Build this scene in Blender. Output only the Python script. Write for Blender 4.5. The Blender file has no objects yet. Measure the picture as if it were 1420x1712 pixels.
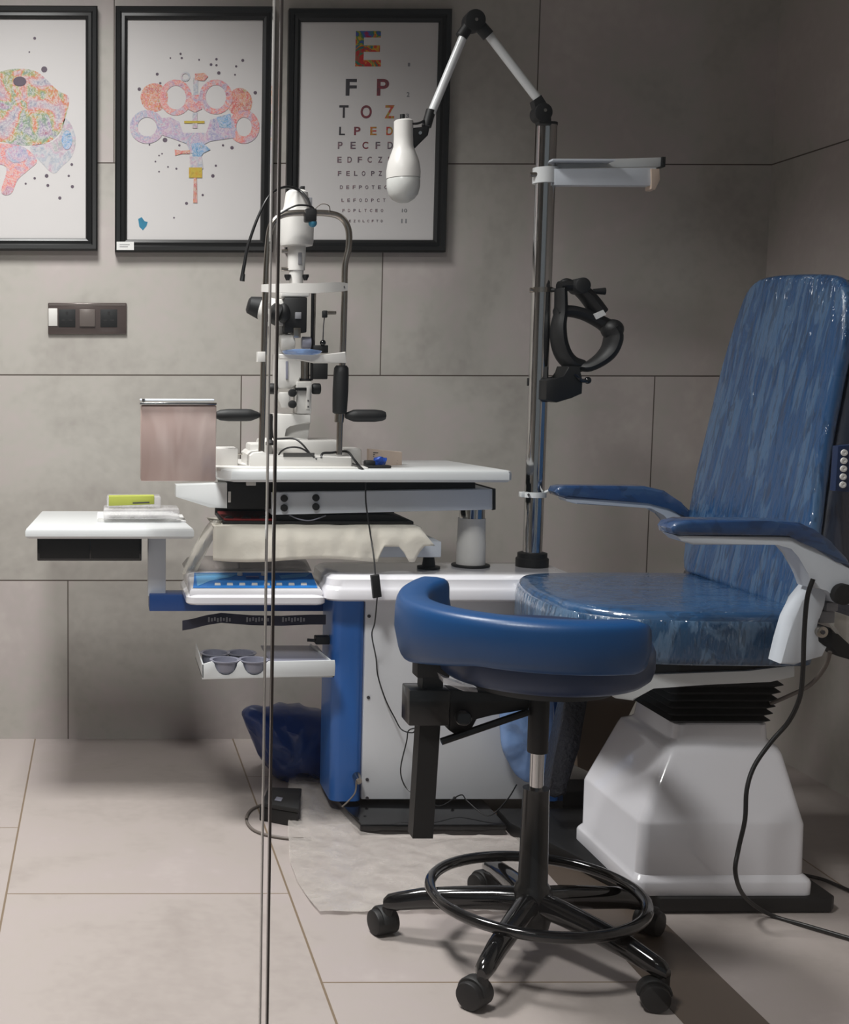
import bpy, bmesh, math, random
from mathutils import Vector, Matrix, noise
random.seed(7)
S = bpy.context.scene
COL = S.collection
# ------------------------------------------------------------------ camera
F, PITCH, YAW, ROLL, CX, H, D = 2164.12, .1009, .0065, .0016, 184.608, 1.0595, 3.7625
_cp, _sp, _cy, _sy = math.cos(PITCH), math.sin(PITCH), math.cos(YAW), math.sin(YAW)
FW = Vector((_sy*_cp, _cy*_cp, -_sp)); _r = Vector((_cy, -_sy, 0)); _u = _r.cross(FW)
R2 = _r*math.cos(ROLL)+_u*math.sin(ROLL); U2 = -_r*math.sin(ROLL)+_u*math.cos(ROLL)
CAM = Vector((0, 0, H))
cd = bpy.data.cameras.new('camera'); cam = bpy.data.objects.new('camera', cd); COL.objects.link(cam)
cd.sensor_fit = 'VERTICAL'; cd.sensor_height = 36; cd.lens = 36*F/1712; cd.shift_x = (710-CX)/1712
cd.clip_start = .01
mw = Matrix((R2, U2, -FW)).transposed().to_4x4(); mw.translation = CAM; cam.matrix_world = mw
S.camera = cam
# ------------------------------------------------------------------ world, lights, exposure
S.view_settings.view_transform = 'Standard'; S.view_settings.look = 'None'
S.view_settings.gamma = 1; S.view_settings.use_curve_mapping = False
S.view_settings.exposure = 0
W = bpy.data.worlds.new('world'); S.world = W; W.use_nodes = True
W.node_tree.nodes['Background'].inputs[0].default_value = (.86, .93, 1, 1)
W.node_tree.nodes['Background'].inputs[1].default_value = .17
def area(name, loc, target, size, power, col=(1, 1, 1), spread=180, shape='SQUARE', size_y=None):
    l = bpy.data.lights.new(name, 'AREA'); l.energy = power; l.color = col; l.size = size; l.shape = shape
    if size_y: l.size_y = size_y
    l.spread = math.radians(spread)
    o = bpy.data.objects.new(name, l); COL.objects.link(o); o.location = loc
    o.rotation_euler = (Vector(target)-Vector(loc)).to_track_quat('-Z', 'Y').to_euler(); return o
def spot(name, loc, target, power, angle, blend, radius, col=(1, 1, 1)):
    l = bpy.data.lights.new(name, 'SPOT'); l.energy = power; l.color = col; l.spot_size = math.radians(angle)
    l.spot_blend = blend; l.shadow_soft_size = radius
    o = bpy.data.objects.new(name, l); COL.objects.link(o); o.location = loc
    o.rotation_euler = (Vector(target)-Vector(loc)).to_track_quat('-Z', 'Y').to_euler(); return o
area('ceiling_panel', (-.25, 2.78, 2.69), (-.25, 2.78, 0), .5, 37, (1, .985, .975), 126)
area('ceiling_panel', (-.25, 1.25, 2.69), (-.2, 1.4, 0), .45, 43, (1, .985, .975), 132)

# ------------------------------------------------------------------ pixel helpers (photo pixel + depth / height -> point in the room)
def ray(x, y): return FW+R2*((x-CX)/F)+U2*((856-y)/F)
def P(x, y, Y):
    d = ray(x, y); return CAM+d*(Y/d.y)
def PZ(x, y, Z):
    d = ray(x, y); return CAM+d*((Z-H)/d.z)
def PP(x, y, p0, n):
    d = ray(x, y); p0 = Vector(p0); n = Vector(n); return CAM+d*((p0-CAM).dot(n)/d.dot(n))
def px(n, Y): return n*Y/F
V = Vector

# ------------------------------------------------------------------ materials
def nt(name):
    m = bpy.data.materials.new(name); m.use_nodes = True; t = m.node_tree
    return m, t, t.nodes['Principled BSDF']
def N(t, kind, **kw):
    n = t.nodes.new(kind)
    for k, v in kw.items():
        if k.startswith('i_'):
            key = k[2:]; key = int(key) if key.isdigit() else key.replace('_', ' ')
            if hasattr(v, 'is_output'): t.links.new(v, n.inputs[key])
            else: n.inputs[key].default_value = v
        else: setattr(n, k, v)
    return n
def M(t, op, a, b=None, c=None):
    n = t.nodes.new('ShaderNodeMath'); n.operation = op
    for i, v in enumerate((a, b, c)):
        if v is None: continue
        if hasattr(v, 'is_output'): t.links.new(v, n.inputs[i])
        else: n.inputs[i].default_value = v
    return n.outputs[0]
def hexc(h):
    f = lambda c: (c/12.92 if c <= .04045 else ((c+.055)/1.055)**2.4)
    return tuple(f(int(h[i:i+2], 16)/255) for i in (0, 2, 4))+(1,)
def mat(name, col, rough=.5, metal=0, coat=0, spec=.5, vary=.06, scale=14, bump=0, bscale=60, emis=None, trans=0, stretch=(1, 1, 1), coat_rough=.05, ior=None):
    m, t, b = nt(name)
    c = hexc(col) if isinstance(col, str) else tuple(col)+(1,)
    tc = N(t, 'ShaderNodeTexCoord'); mp = N(t, 'ShaderNodeMapping', i_Vector=tc.outputs['Object'], i_Scale=stretch)
    no = N(t, 'ShaderNodeTexNoise', i_Vector=mp.outputs[0], i_Scale=scale, i_Detail=4.)
    r = N(t, 'ShaderNodeMapRange', i_Value=no.outputs[0], i_3=1-vary, i_4=1+vary)
    mx = N(t, 'ShaderNodeVectorMath', operation='SCALE', i_0=c[:3]); t.links.new(r.outputs[0], mx.inputs['Scale'])
    t.links.new(mx.outputs[0], b.inputs['Base Color'])
    b.inputs['Roughness'].default_value = rough; b.inputs['Metallic'].default_value = metal
    b.inputs['Coat Weight'].default_value = coat; b.inputs['Coat Roughness'].default_value = coat_rough
    b.inputs['Specular IOR Level'].default_value = spec
    b.inputs['Transmission Weight'].default_value = trans
    if bump:
        n2 = N(t, 'ShaderNodeTexNoise', i_Vector=mp.outputs[0], i_Scale=bscale, i_Detail=3.)
        bp = N(t, 'ShaderNodeBump', i_Strength=bump, i_Distance=.004, i_Height=n2.outputs[0]); t.links.new(bp.outputs[0], b.inputs['Normal'])
    return m
def clear(name, col, alpha, rough=.08, gloss=.5, bump=0, bscale=25, stretch=(1, 1, 1)):
    """thin see-through film: mix of transparent and a glossy tinted body"""
    m, t, b = nt(name)
    b.inputs['Base Color'].default_value = hexc(col); b.inputs['Roughness'].default_value = rough
    b.inputs['Specular IOR Level'].default_value = gloss
    tr = N(t, 'ShaderNodeBsdfTransparent'); mx = N(t, 'ShaderNodeMixShader')
    tc = N(t, 'ShaderNodeTexCoord'); mp = N(t, 'ShaderNodeMapping', i_Vector=tc.outputs['Object'], i_Scale=stretch)
    no = N(t, 'ShaderNodeTexNoise', i_Vector=mp.outputs[0], i_Scale=bscale, i_Detail=4.)
    r = N(t, 'ShaderNodeMapRange', i_Value=no.outputs[0], i_1=.3, i_2=.7, i_3=max(0, alpha-.15), i_4=min(1, alpha+.15))
    t.links.new(r.outputs[0], mx.inputs[0]); t.links.new(tr.outputs[0], mx.inputs[1]); t.links.new(b.outputs[0], mx.inputs[2])
    if bump:
        bp = N(t, 'ShaderNodeBump', i_Strength=bump, i_Distance=.01, i_Height=no.outputs[0]); t.links.new(bp.outputs[0], b.inputs['Normal'])
    t.links.new(mx.outputs[0], t.nodes['Material Output'].inputs[0]); return m
def glass_mat():
    m = bpy.data.materials.new('pane_glass'); m.use_nodes = True; t = m.node_tree; t.nodes.remove(t.nodes['Principled BSDF'])
    tr = N(t, 'ShaderNodeBsdfTransparent', i_Color=(.985, .99, .985, 1)); g = N(t, 'ShaderNodeBsdfGlossy', i_Roughness=.0)
    fr = N(t, 'ShaderNodeFresnel', i_IOR=1.45); f2 = M(t, 'MULTIPLY', fr.outputs[0], .45)
    mx = N(t, 'ShaderNodeMixShader'); t.links.new(f2, mx.inputs[0]); t.links.new(tr.outputs[0], mx.inputs[1]); t.links.new(g.outputs[0], mx.inputs[2])
    t.links.new(mx.outputs[0], t.nodes['Material Output'].inputs[0]); return m
def ramp(t, fac, stops, interp='LINEAR'):
    r = N(t, 'ShaderNodeValToRGB'); r.color_ramp.interpolation = interp; e = r.color_ramp.elements
    while len(e) < len(stops): e.new(.5)
    for el, (p, c) in zip(e, stops): el.position = p; el.color = hexc(c)
    t.links.new(fac, r.inputs[0]); return r.outputs[0]
def tile_mat(name, kind):
    """large concrete-look porcelain tiles with thin grout; kind: back, right or floor"""
    m, t, b = nt(name)
    g = N(t, 'ShaderNodeNewGeometry'); sep = N(t, 'ShaderNodeSeparateXYZ', i_Vector=g.outputs['Position'])
    X, Y, Z = sep.outputs
    def line(v, off, period, half):
        q = M(t, 'SUBTRACT', v, off); q = M(t, 'PINGPONG', q, period/2); return M(t, 'LESS_THAN', q, half)
    if kind == 'back':
        row = M(t, 'FLOOR', M(t, 'DIVIDE', M(t, 'ADD', Z, .1236), .6)); offs = (-.1, .403, .805, .033, .45)
        o = None
        for k, v in enumerate(offs):
            q = M(t, 'MULTIPLY', M(t, 'COMPARE', row, k, .1), v); o = q if o is None else M(t, 'ADD', o, q)
        lh = line(Z, -.1236, .6, .0019); lv = line(M(t, 'SUBTRACT', X, o), 0, 1.2, .0016)
        col_id = M(t, 'FLOOR', M(t, 'DIVIDE', M(t, 'SUBTRACT', X, o), 1.2))
    elif kind == 'right':
        row = M(t, 'FLOOR', M(t, 'DIVIDE', M(t, 'ADD', Z, .1236), .6))
        o = M(t, 'MULTIPLY', row, .4)
        lh = line(Z, -.1236, .6, .0019); lv = line(M(t, 'SUBTRACT', Y, o), .75, 1.2, .0016)
        col_id = M(t, 'FLOOR', M(t, 'DIVIDE', M(t, 'SUBTRACT', M(t, 'SUBTRACT', Y, o), .75), 1.2))
    else:
        row = M(t, 'FLOOR', M(t, 'DIVIDE', M(t, 'ADD', X, .198), .588))
        o = M(t, 'MULTIPLY', row, -.4)
        lh = line(X, -.198, .588, .0022); lv = line(M(t, 'SUBTRACT', Y, o), 2.595, 1.2, .002)
        col_id = M(t, 'FLOOR', M(t, 'DIVIDE', M(t, 'SUBTRACT', M(t, 'SUBTRACT', Y, o), 2.595), 1.2))
    ln = M(t, 'MAXIMUM', lh, lv)
    seed = N(t, 'ShaderNodeCombineXYZ', i_X=row, i_Y=col_id); wn = N(t, 'ShaderNodeTexWhiteNoise', i_Vector=seed.outputs[0])
    off = N(t, 'ShaderNodeVectorMath', operation='SCALE', i_0=wn.outputs['Color']); off.inputs['Scale'].default_value = 9
    ps = N(t, 'ShaderNodeVectorMath', operation='ADD'); t.links.new(g.outputs['Position'], ps.inputs[0]); t.links.new(off.outputs[0], ps.inputs[1])
    n1 = N(t, 'ShaderNodeTexNoise', i_Vector=ps.outputs[0], i_Scale=2.2, i_Detail=6., i_Roughness=.6, i_Distortion=.6)
    n2 = N(t, 'ShaderNodeTexNoise', i_Vector=ps.outputs[0], i_Scale=38., i_Detail=4.)
    f = M(t, 'ADD', M(t, 'MULTIPLY', n1.outputs[0], .8), M(t, 'MULTIPLY', n2.outputs[0], .2))
    f = M(t, 'ADD', f, M(t, 'MULTIPLY', M(t, 'SUBTRACT', wn.outputs[0], .5), .07))
    if kind == 'floor': c = ramp(t, f, [(.3, '9b928d'), (.46, 'a89f9a'), (.56, 'a99f9c'), (.7, 'b3aaa6')])
    else: c = ramp(t, f, [(.3, 'a39e98'), (.46, 'b4b0a9'), (.56, 'b9b0ad'), (.7, 'c4beb8')])
    gc = '7a6a58' if kind == 'floor' else '554c46'
    mx = N(t, 'ShaderNodeMix', data_type='RGBA'); t.links.new(ln, mx.inputs[0]); t.links.new(c, mx.inputs[6]); mx.inputs[7].default_value = hexc(gc)
    t.links.new(mx.outputs[2], b.inputs['Base Color'])
    b.inputs['Roughness'].default_value = .38 if kind == 'floor' else .42
    b.inputs['Specular IOR Level'].default_value = .4
    bp = N(t, 'ShaderNodeBump', i_Strength=.35, i_Distance=.002); t.links.new(M(t, 'SUBTRACT', 1, ln), bp.inputs['Height']); t.links.new(bp.outputs[0], b.inputs['Normal'])
    return m
def paint_mat(name, stops, scale=20, vein=0, base='c8c4c2'):
    m, t, b = nt(name); tc = N(t, 'ShaderNodeTexCoord')
    n1 = N(t, 'ShaderNodeTexNoise', i_Vector=tc.outputs['Object'], i_Scale=scale, i_Detail=5., i_Distortion=1.2)
    f = M(t, 'MULTIPLY', M(t, 'SUBTRACT', n1.outputs[0], .3), 2.5); c = ramp(t, f, stops)
    if vein:
        v = N(t, 'ShaderNodeTexNoise', i_Vector=tc.outputs['Object'], i_Scale=vein, i_Detail=3., i_Distortion=2.5)
        k = N(t, 'ShaderNodeMapRange', i_Value=v.outputs[0], i_1=.44, i_2=.58, i_3=.05, i_4=.66)
        mx = N(t, 'ShaderNodeMix', data_type='RGBA'); t.links.new(k.outputs[0], mx.inputs[0]); t.links.new(c, mx.inputs[6]); mx.inputs[7].default_value = hexc(base); c = mx.outputs[2]
    t.links.new(c, b.inputs['Base Color']); b.inputs['Roughness'].default_value = .6; return m
def leather(name, col, film=True, strength=.5, stretch=(1, 1, 1), haze='6f8fb0', cior=1.5, hz=.22):
    """blue upholstery; film = still wrapped in crinkled clear packing film"""
    m, t, b = nt(name); c = hexc(col)
    tc = N(t, 'ShaderNodeTexCoord'); mp = N(t, 'ShaderNodeMapping', i_Vector=tc.outputs['Object'], i_Scale=stretch)
    if film:
        n = N(t, 'ShaderNodeTexNoise', i_Vector=mp.outputs[0], i_Scale=9., i_Detail=3., i_Distortion=1.5)
        n2 = N(t, 'ShaderNodeTexNoise', i_Vector=mp.outputs[0], i_Scale=24., i_Detail=2., i_Distortion=.8)
        k = N(t, 'ShaderNodeMapRange', i_Value=n.outputs[0], i_1=.49, i_2=.54, i_3=0., i_4=hz)
        mx = N(t, 'ShaderNodeMix', data_type='RGBA'); t.links.new(k.outputs[0], mx.inputs[0]); mx.inputs[6].default_value = c; mx.inputs[7].default_value = hexc(haze)
        n3 = N(t, 'ShaderNodeTexNoise', i_Vector=mp.outputs[0], i_Scale=17., i_Detail=3., i_Distortion=2.2)
        k3 = N(t, 'ShaderNodeMapRange', i_Value=n3.outputs[0], i_1=.55, i_2=.60, i_3=0., i_4=.55)
        mx2 = N(t, 'ShaderNodeMix', data_type='RGBA'); t.links.new(k3.outputs[0], mx2.inputs[0]); t.links.new(mx.outputs[2], mx2.inputs[6]); mx2.inputs[7].default_value = tuple(v*.45 for v in c[:3])+(1,)
        t.links.new(mx2.outputs[2], b.inputs['Base Color'])
        hh = M(t, 'ADD', n.outputs[0], M(t, 'MULTIPLY', n2.outputs[0], .5))
        rd = M(t, 'ABSOLUTE', M(t, 'SUBTRACT', hh, .75))
        bp = N(t, 'ShaderNodeBump', i_Strength=strength, i_Distance=.02, i_Height=rd)
        t.links.new(bp.outputs[0], b.inputs['Coat Normal'])
        b.inputs['Coat Weight'].default_value = 1; b.inputs['Coat IOR'].default_value = cior; b.inputs['Coat Roughness'].default_value = .06; b.inputs['Roughness'].default_value = .35
    else:
        n = N(t, 'ShaderNodeTexNoise', i_Vector=tc.outputs['Object'], i_Scale=260., i_Detail=2.)
        bp = N(t, 'ShaderNodeBump', i_Strength=.12, i_Distance=.001, i_Height=n.outputs[0]); t.links.new(bp.outputs[0], b.inputs['Normal'])
        b.inputs['Base Color'].default_value = c; b.inputs['Roughness'].default_value = .38
    return m
X_ = {}
X_['white'] = mat('white_enamel', 'd6d9da', .3, coat=.3, vary=.02)
X_['plastic'] = mat('white_plastic', 'd6d4d0', .38, vary=.02)
X_['abs'] = mat('glossy_white_moulding', 'e6e5ea', .16, coat=.6, vary=.015)
X_['greywhite'] = mat('pale_grey_metal', 'd2d8e0', .34, vary=.02)
X_['panel'] = mat('pale_panel', 'e2e4e8', .45, vary=.02)
X_['black'] = mat('black_metal', '101112', .3, vary=.1, coat=.3)
X_['blackmat'] = mat('matt_black_plastic', '0b0b0c', .55, vary=.1)
X_['blackshine'] = mat('shiny_black_plastic', '0c0d0f', .12, vary=.1, coat=.5)
X_['rubber'] = mat('dark_rubber', '121314', .6, vary=.08)
X_['chrome'] = mat('chrome', 'c6c6c6', .1, metal=1, vary=.02)
X_['steel'] = mat('brushed_steel', 'aaa49c', .25, metal=1, vary=.05)
X_['blue'] = mat('blue_enamel', '3068b4', .35, vary=.03, coat=.2)
X_['navy'] = mat('dark_blue_enamel', '1f4a8e', .4, vary=.03)
X_['frame'] = mat('black_frame_wood', '131313', .38, vary=.1)
X_['paper'] = mat('white_poster_paper', 'c9c6c5', .7, vary=.012)
X_['sticker'] = mat('white_label_paper', 'dcdcda', .6, vary=.02)
X_['grey'] = mat('grey_print', '7e7e82', .6)
X_['ink'] = mat('dark_print', '3c3a3e', .6)
X_['cable'] = mat('black_cable', '121213', .4)
X_['greycable'] = mat('grey_cable', '6a625c', .5)
X_['cloth'] = mat('cream_cloth', 'ded9cd', .85, vary=.05, bump=.5, bscale=30)
X_['card'] = mat('brown_cardboard', '6d5c4c', .8, vary=.08)
X_['pinkcard'] = mat('pale_pink_card', 'cdb9a9', .75, vary=.04)
X_['bluefoil'] = mat('bright_blue_wrapper', '2850b0', .35, vary=.3, scale=90, bump=.8, bscale=120)
X_['bluebag'] = mat('blue_plastic_sack', '12387c', .32, vary=.25, scale=12, bump=.9, bscale=14, coat=.3)
X_['red'] = mat('red_velvet', '6c1414', .85, vary=.2, scale=60)
X_['mirror'] = None
X_['grout'] = None
def dented():
    m, t, b = nt('polished_rosy_metal'); tc = N(t, 'ShaderNodeTexCoord'); mp = N(t, 'ShaderNodeMapping', i_Vector=tc.outputs['Object'], i_Scale=(1, 1, .35))
    n = N(t, 'ShaderNodeTexNoise', i_Vector=mp.outputs[0], i_Scale=14., i_Detail=2., i_Distortion=.5)
    c = ramp(t, n.outputs[0], [(.35, 'c4aca5'), (.6, 'dcc8c2')]); t.links.new(c, b.inputs['Base Color'])
    b.inputs['Metallic'].default_value = .3; b.inputs['Roughness'].default_value = .24
    bp = N(t, 'ShaderNodeBump', i_Strength=.25, i_Distance=.02, i_Height=n.outputs[0]); t.links.new(bp.outputs[0], b.inputs['Normal']); return m
X_['mirror'] = dented()
X_['glass'] = glass_mat()
X_['edge_light'] = mat('polished_glass_edge', 'b9b6b2', .15, vary=.02)
X_['edge_dark'] = mat('dark_glass_edge', '453f3c', .15, vary=.02)
X_['film'] = clear('packing_film', 'cfc8c2', .36, .12, .5, .6, 16)
X_['clearbox'] = clear('clear_plastic', 'e6e4e6', .35, .08, .6, .2, 30)
X_['bluefilm'] = clear('pale_blue_film', '7fa2d6', .6, .15, .6, .6, 14)
X_['whitefilm'] = clear('milky_film', 'd6d2c8', .45, .2, .5, .5, 10)
X_['sleeve'] = clear('grey_film', '77706d', .55, .1, .6, .3, 8)
X_['lime'] = mat('lime_card', 'a3aa48', .6, vary=.1)
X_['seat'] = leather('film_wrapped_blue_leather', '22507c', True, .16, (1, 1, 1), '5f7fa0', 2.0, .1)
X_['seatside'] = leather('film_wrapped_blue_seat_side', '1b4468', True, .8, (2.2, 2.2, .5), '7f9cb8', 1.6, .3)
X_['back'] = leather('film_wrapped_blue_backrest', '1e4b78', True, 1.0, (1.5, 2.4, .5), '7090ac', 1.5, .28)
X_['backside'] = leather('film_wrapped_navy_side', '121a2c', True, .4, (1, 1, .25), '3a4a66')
X_['armpad'] = leather('film_wrapped_navy_pad', '1c3f6c', True, .35, (.7, 1, 1), '4a6480')
X_['stool'] = leather('plain_blue_leather', '104172', False)
X_['navyleather'] = leather('plain_navy_leather', '182c50', False)
X_['padded'] = mat('dark_padded_wrap', '20222a', .35, vary=.3, scale=90, bump=.8, bscale=110)
X_['vivid'] = paint_mat('vivid_print', [(0, '2c3f94'), (.2, '2d7b52'), (.36, 'b01c28'), (.5, 'c2331f'), (.6, 'c7a12e'), (.72, '3d7b42'), (.85, '3155a8'), (1, 'a01c48')], 26)
X_['maroon'] = paint_mat('maroon_print', [(0, '5a3a44'), (.4, '8a3440'), (.6, '563c46'), (1, 'a8503c')], 60)
X_['warm'] = paint_mat('warm_print', [(0, 'a8343e'), (.4, 'c0493c'), (.6, 'a0983c'), (1, 'b03a30')], 50)
X_['small'] = paint_mat('small_print', [(0, '55505a'), (.5, '6c5f68'), (.7, '8a6a70'), (1, '50555c')], 60)
X_['wc_pink'] = paint_mat('watercolour_pink', [(0, '8f8aa8'), (.25, 'b39aae'), (.45, 'cf6f74'), (.62, 'd98a7a'), (.8, 'b58aa6'), (1, 'a03a4c')], 26, 120)
X_['wc_red'] = paint_mat('watercolour_red', [(0, 'b04a48'), (.35, 'cf6d66'), (.55, 'c98a5a'), (.75, 'b83a48'), (1, 'a89a4a')], 30, 130)
X_['wc_violet'] = paint_mat('watercolour_violet', [(0, '7c86a8'), (.35, 'a79ab8'), (.6, 'b98fa8'), (.8, '8fa2ba'), (1, 'c58c9c')], 26, 110)
X_['wc_blue'] = paint_mat('watercolour_blue', [(0, '2f6f9a'), (.4, '5f96c0'), (.6, '8fa6cc'), (.8, '3c86a8'), (1, 'a86a8c')], 30, 140)
X_['wc_multi'] = paint_mat('watercolour_multi', [(0, '767c92'), (.2, 'a39dab'), (.36, 'b98690'), (.48, 'c4704a'), (.56, 'a29a58'), (.66, '6f8c74'), (.8, '9a8aa6'), (1, 'a0404c')], 11, 75)
X_['wc_grey'] = paint_mat('watercolour_grey', [(0, '8c90a0'), (.4, 'aab0ba'), (.6, 'b99aac'), (.8, '96a2a0'), (1, 'b48a94')], 18, 70)
X_['wc_yellow'] = paint_mat('watercolour_yellow', [(0, 'b9862e'), (.5, 'b8a440'), (1, '9a7c34')], 40)
X_['wc_dot'] = mat('watercolour_dots', '5a4e5a', .6, vary=.3, scale=40)
X_['wc_heart'] = mat('teal_paint', '2d7896', .5, vary=.2, scale=60)
X_['membrane'] = mat('blue_membrane', '2f7fd0', .25, vary=.05)
X_['membranelight'] = mat('pale_blue_membrane', '6cb2e4', .25, vary=.05)
X_['bulb'] = mat('frosted_bulb', 'c8c9c6', .25, vary=.01)
X_['cup'] = mat('grey_cup_plastic', '8b8c9a', .28, vary=.03)
X_['lanyard'] = mat('navy_woven_ribbon', '262636', .7, vary=.3, scale=50)
X_['switchplate'] = mat('bronze_switch_plate', '5d5350', .18, metal=.35, vary=.05, coat=.4)
X_['switchrocker'] = mat('bronze_rocker', '6e6662', .3, metal=.2, vary=.03)
X_['darkslot'] = mat('dark_slot', '1c1a1a', .6)
X_['inlay'] = mat('dark_stone_inlay', '5b5047', .4, vary=.12, scale=8)
X_['ceil'] = mat('ceiling_paint', 'b9b6b2', .9)
X_['wallpaint'] = mat('grey_wall_paint', '8a857f', .8)

# ------------------------------------------------------------------ mesh builder
def smooth_pts(pts, n=6, closed=False):
    pts = [V(p) for p in pts]
    if len(pts) < 3: return pts
    out = []; L = len(pts); rng = range(L if closed else L-1)
    for i in rng:
        if closed: a, b, c, d = pts[(i-1) % L], pts[i], pts[(i+1) % L], pts[(i+2) % L]
        else: a, b, c, d = pts[max(i-1, 0)], pts[i], pts[i+1], pts[min(i+2, L-1)]
        for k in range(n):
            s = k/n; out.append(.5*((2*b)+(c-a)*s+(2*a-5*b+4*c-d)*s*s+(3*b-a-3*c+d)*s**3))
    if not closed: out.append(pts[-1])
    return out
class G:
    def __init__(s): s.b = bmesh.new()
    def box(s, a, b, bev=0, seg=2, rot=None):
        a, b = V(a), V(b); lo = V(map(min, a, b)); hi = V(map(max, a, b)); c = (lo+hi)/2; d = hi-lo
        r = bmesh.ops.create_cube(s.b, size=1); vs = r['verts']
        for v in vs: v.co = V((v.co.x*d.x, v.co.y*d.y, v.co.z*d.z))
        if bev:
            es = list({e for v in vs for e in v.link_edges}); r2 = bmesh.ops.bevel(s.b, geom=es, offset=min(bev, min(d)*.49), segments=seg, affect='EDGES', profile=.5)
            vs = list({v for f in r2['faces'] for v in f.verts} | {v for v in vs if v.is_valid})
        for v in vs:
            if rot: v.co = rot @ v.co
            v.co += c
        return s
    def pbox(s, x0, y0, x1, y1, Y, dep, bev=0, seg=2):
        """box whose near face lies at depth Y and spans the given pixel rectangle; it runs dep metres back"""
        a = P(x0, y0, Y); b = P(x1, y1, Y); return s.box((a.x, Y, a.z), (b.x, Y+dep, b.z), bev, seg)
    def loft(s, rings, caps=True, closed=True):
        vr = [[s.b.verts.new(p) for p in r] for r in rings]; n = len(rings[0])
        for i in range(len(vr)-1):
            for j in range(n if closed else n-1):
                k = (j+1) % n
                try: s.b.faces.new((vr[i][j], vr[i][k], vr[i+1][k], vr[i+1][j]))
                except ValueError: pass
        if caps:
            s.b.faces.new(list(reversed(vr[0]))); s.b.faces.new(vr[-1])
        return s
    def tube(s, pts, r, n=10, smooth=5, closed=False, sx=1, sy=1, up=(0, 1, 0)):
        pts = smooth_pts(pts, smooth, closed) if smooth else [V(p) for p in pts]
        q = []
        for p in pts:
            if not q or (p-q[-1]).length > 1e-6: q.append(p)
        pts = q; L = len(pts); rs = r if isinstance(r, (list, tuple)) else None; rings = []; up = V(up)
        for i, p in enumerate(pts):
            if closed: t = pts[(i+1) % L]-pts[(i-1) % L]
            else: t = pts[min(i+1, L-1)]-pts[max(i-1, 0)]
            t.normalize(); a = up-t*up.dot(t)
            if a.length < .05: a = V((1, .2, .1))-t*V((1, .2, .1)).dot(t)
            a.normalize(); c = t.cross(a)
            if rs:
                f = i/(L-1)*(len(rs)-1); k = min(int(f), len(rs)-2); rr = rs[k]+(rs[k+1]-rs[k])*(f-k)
            else: rr = r
            rings.append([p+a*math.cos(2*math.pi*j/n)*rr*sx+c*math.sin(2*math.pi*j/n)*rr*sy for j in range(n)])
        if closed: rings.append(rings[0]); s.loft(rings, False)
        else: s.loft(rings)
        return s
    def cyl(s, a, b, r0, r1=None, n=28, bev=0):
        a, b = V(a), V(b); r1 = r0 if r1 is None else r1; t = (b-a).normalized()
        if bev: return s.lathe([(r0-bev, 0), (r0-bev*.3, bev*.3), (r0, bev), (r1, (b-a).length-bev), (r1-bev*.3, (b-a).length-bev*.3), (r1-bev, (b-a).length)], a, t, n)
        return s.lathe([(r0, 0), (r1, (b-a).length)], a, t, n)
    def lathe(s, prof, o, axis=(0, 0, 1), n=32):
        o = V(o); t = V(axis).normalized(); a = t.orthogonal().normalized(); c = t.cross(a); rings = []
        for r, h in prof:
            r = max(r, 1e-5); rings.append([o+t*h+(a*math.cos(2*math.pi*j/n)+c*math.sin(2*math.pi*j/n))*r for j in range(n)])
        return s.loft(rings)
    def prism(s, pts, vec, bev=0, seg=2):
        """closed outline extruded by vec"""
        pts = [V(p) for p in pts]; vec = V(vec)
        v0 = [s.b.verts.new(p) for p in pts]; v1 = [s.b.verts.new(p+vec) for p in pts]; n = len(pts)
        fs = [s.b.faces.new(v0), s.b.faces.new(list(reversed(v1)))]
        for i in range(n): fs.append(s.b.faces.new((v0[i], v1[i], v1[(i+1) % n], v0[(i+1) % n])))
        if bev:
            es = [e for e in fs[0].edges]+[e for e in fs[1].edges]
            bmesh.ops.bevel(s.b, geom=es, offset=bev, segments=seg, affect='EDGES', profile=.5, clamp_overlap=True)
        return s
    def cushion(s, pts, vec, rnd, steps=4, puff=0.0):
        """soft pad: outline extruded by vec, edges rounded by rnd, faces slightly domed"""
        pts = [V(p) for p in pts]; vec = V(vec); L = vec.length; nrm = vec.normalized(); c = sum(pts, V())/len(pts)
        def ring(h, ins, extra=0):
            out = []
            n = len(pts)
            for i, p in enumerate(pts):
                d = c-p; l = d.length; out.append(p+d*(ins/l)+nrm*(h+extra))
            return out
        rings = []
        for f in (.9, .6, .3): rings.append([p+(c-p)*f+nrm*(-puff*(1-(1-f)**2)) for p in pts])
        for k in range(steps+1):
            a = math.pi/2*k/steps; rings.append(ring(rnd*(1-math.cos(a)), rnd*(1-math.sin(a))))
        for k in range(steps, -1, -1):
            a = math.pi/2*k/steps; rings.append(ring(L-rnd*(1-math.cos(a)), rnd*(1-math.sin(a))))
        for f in (.3, .6, .9): rings.append([p+(c-p)*f+nrm*(L+puff*(1-(1-f)**2)) for p in pts])
        return s.loft(rings)
    def ball(s, c, r, sc=(1, 1, 1), sub=3):
        q = bmesh.ops.create_icosphere(s.b, subdivisions=sub, radius=1)
        for v in q['verts']: v.co = V(c)+V((v.co.x*sc[0], v.co.y*sc[1], v.co.z*sc[2]))*r
        return s
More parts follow.
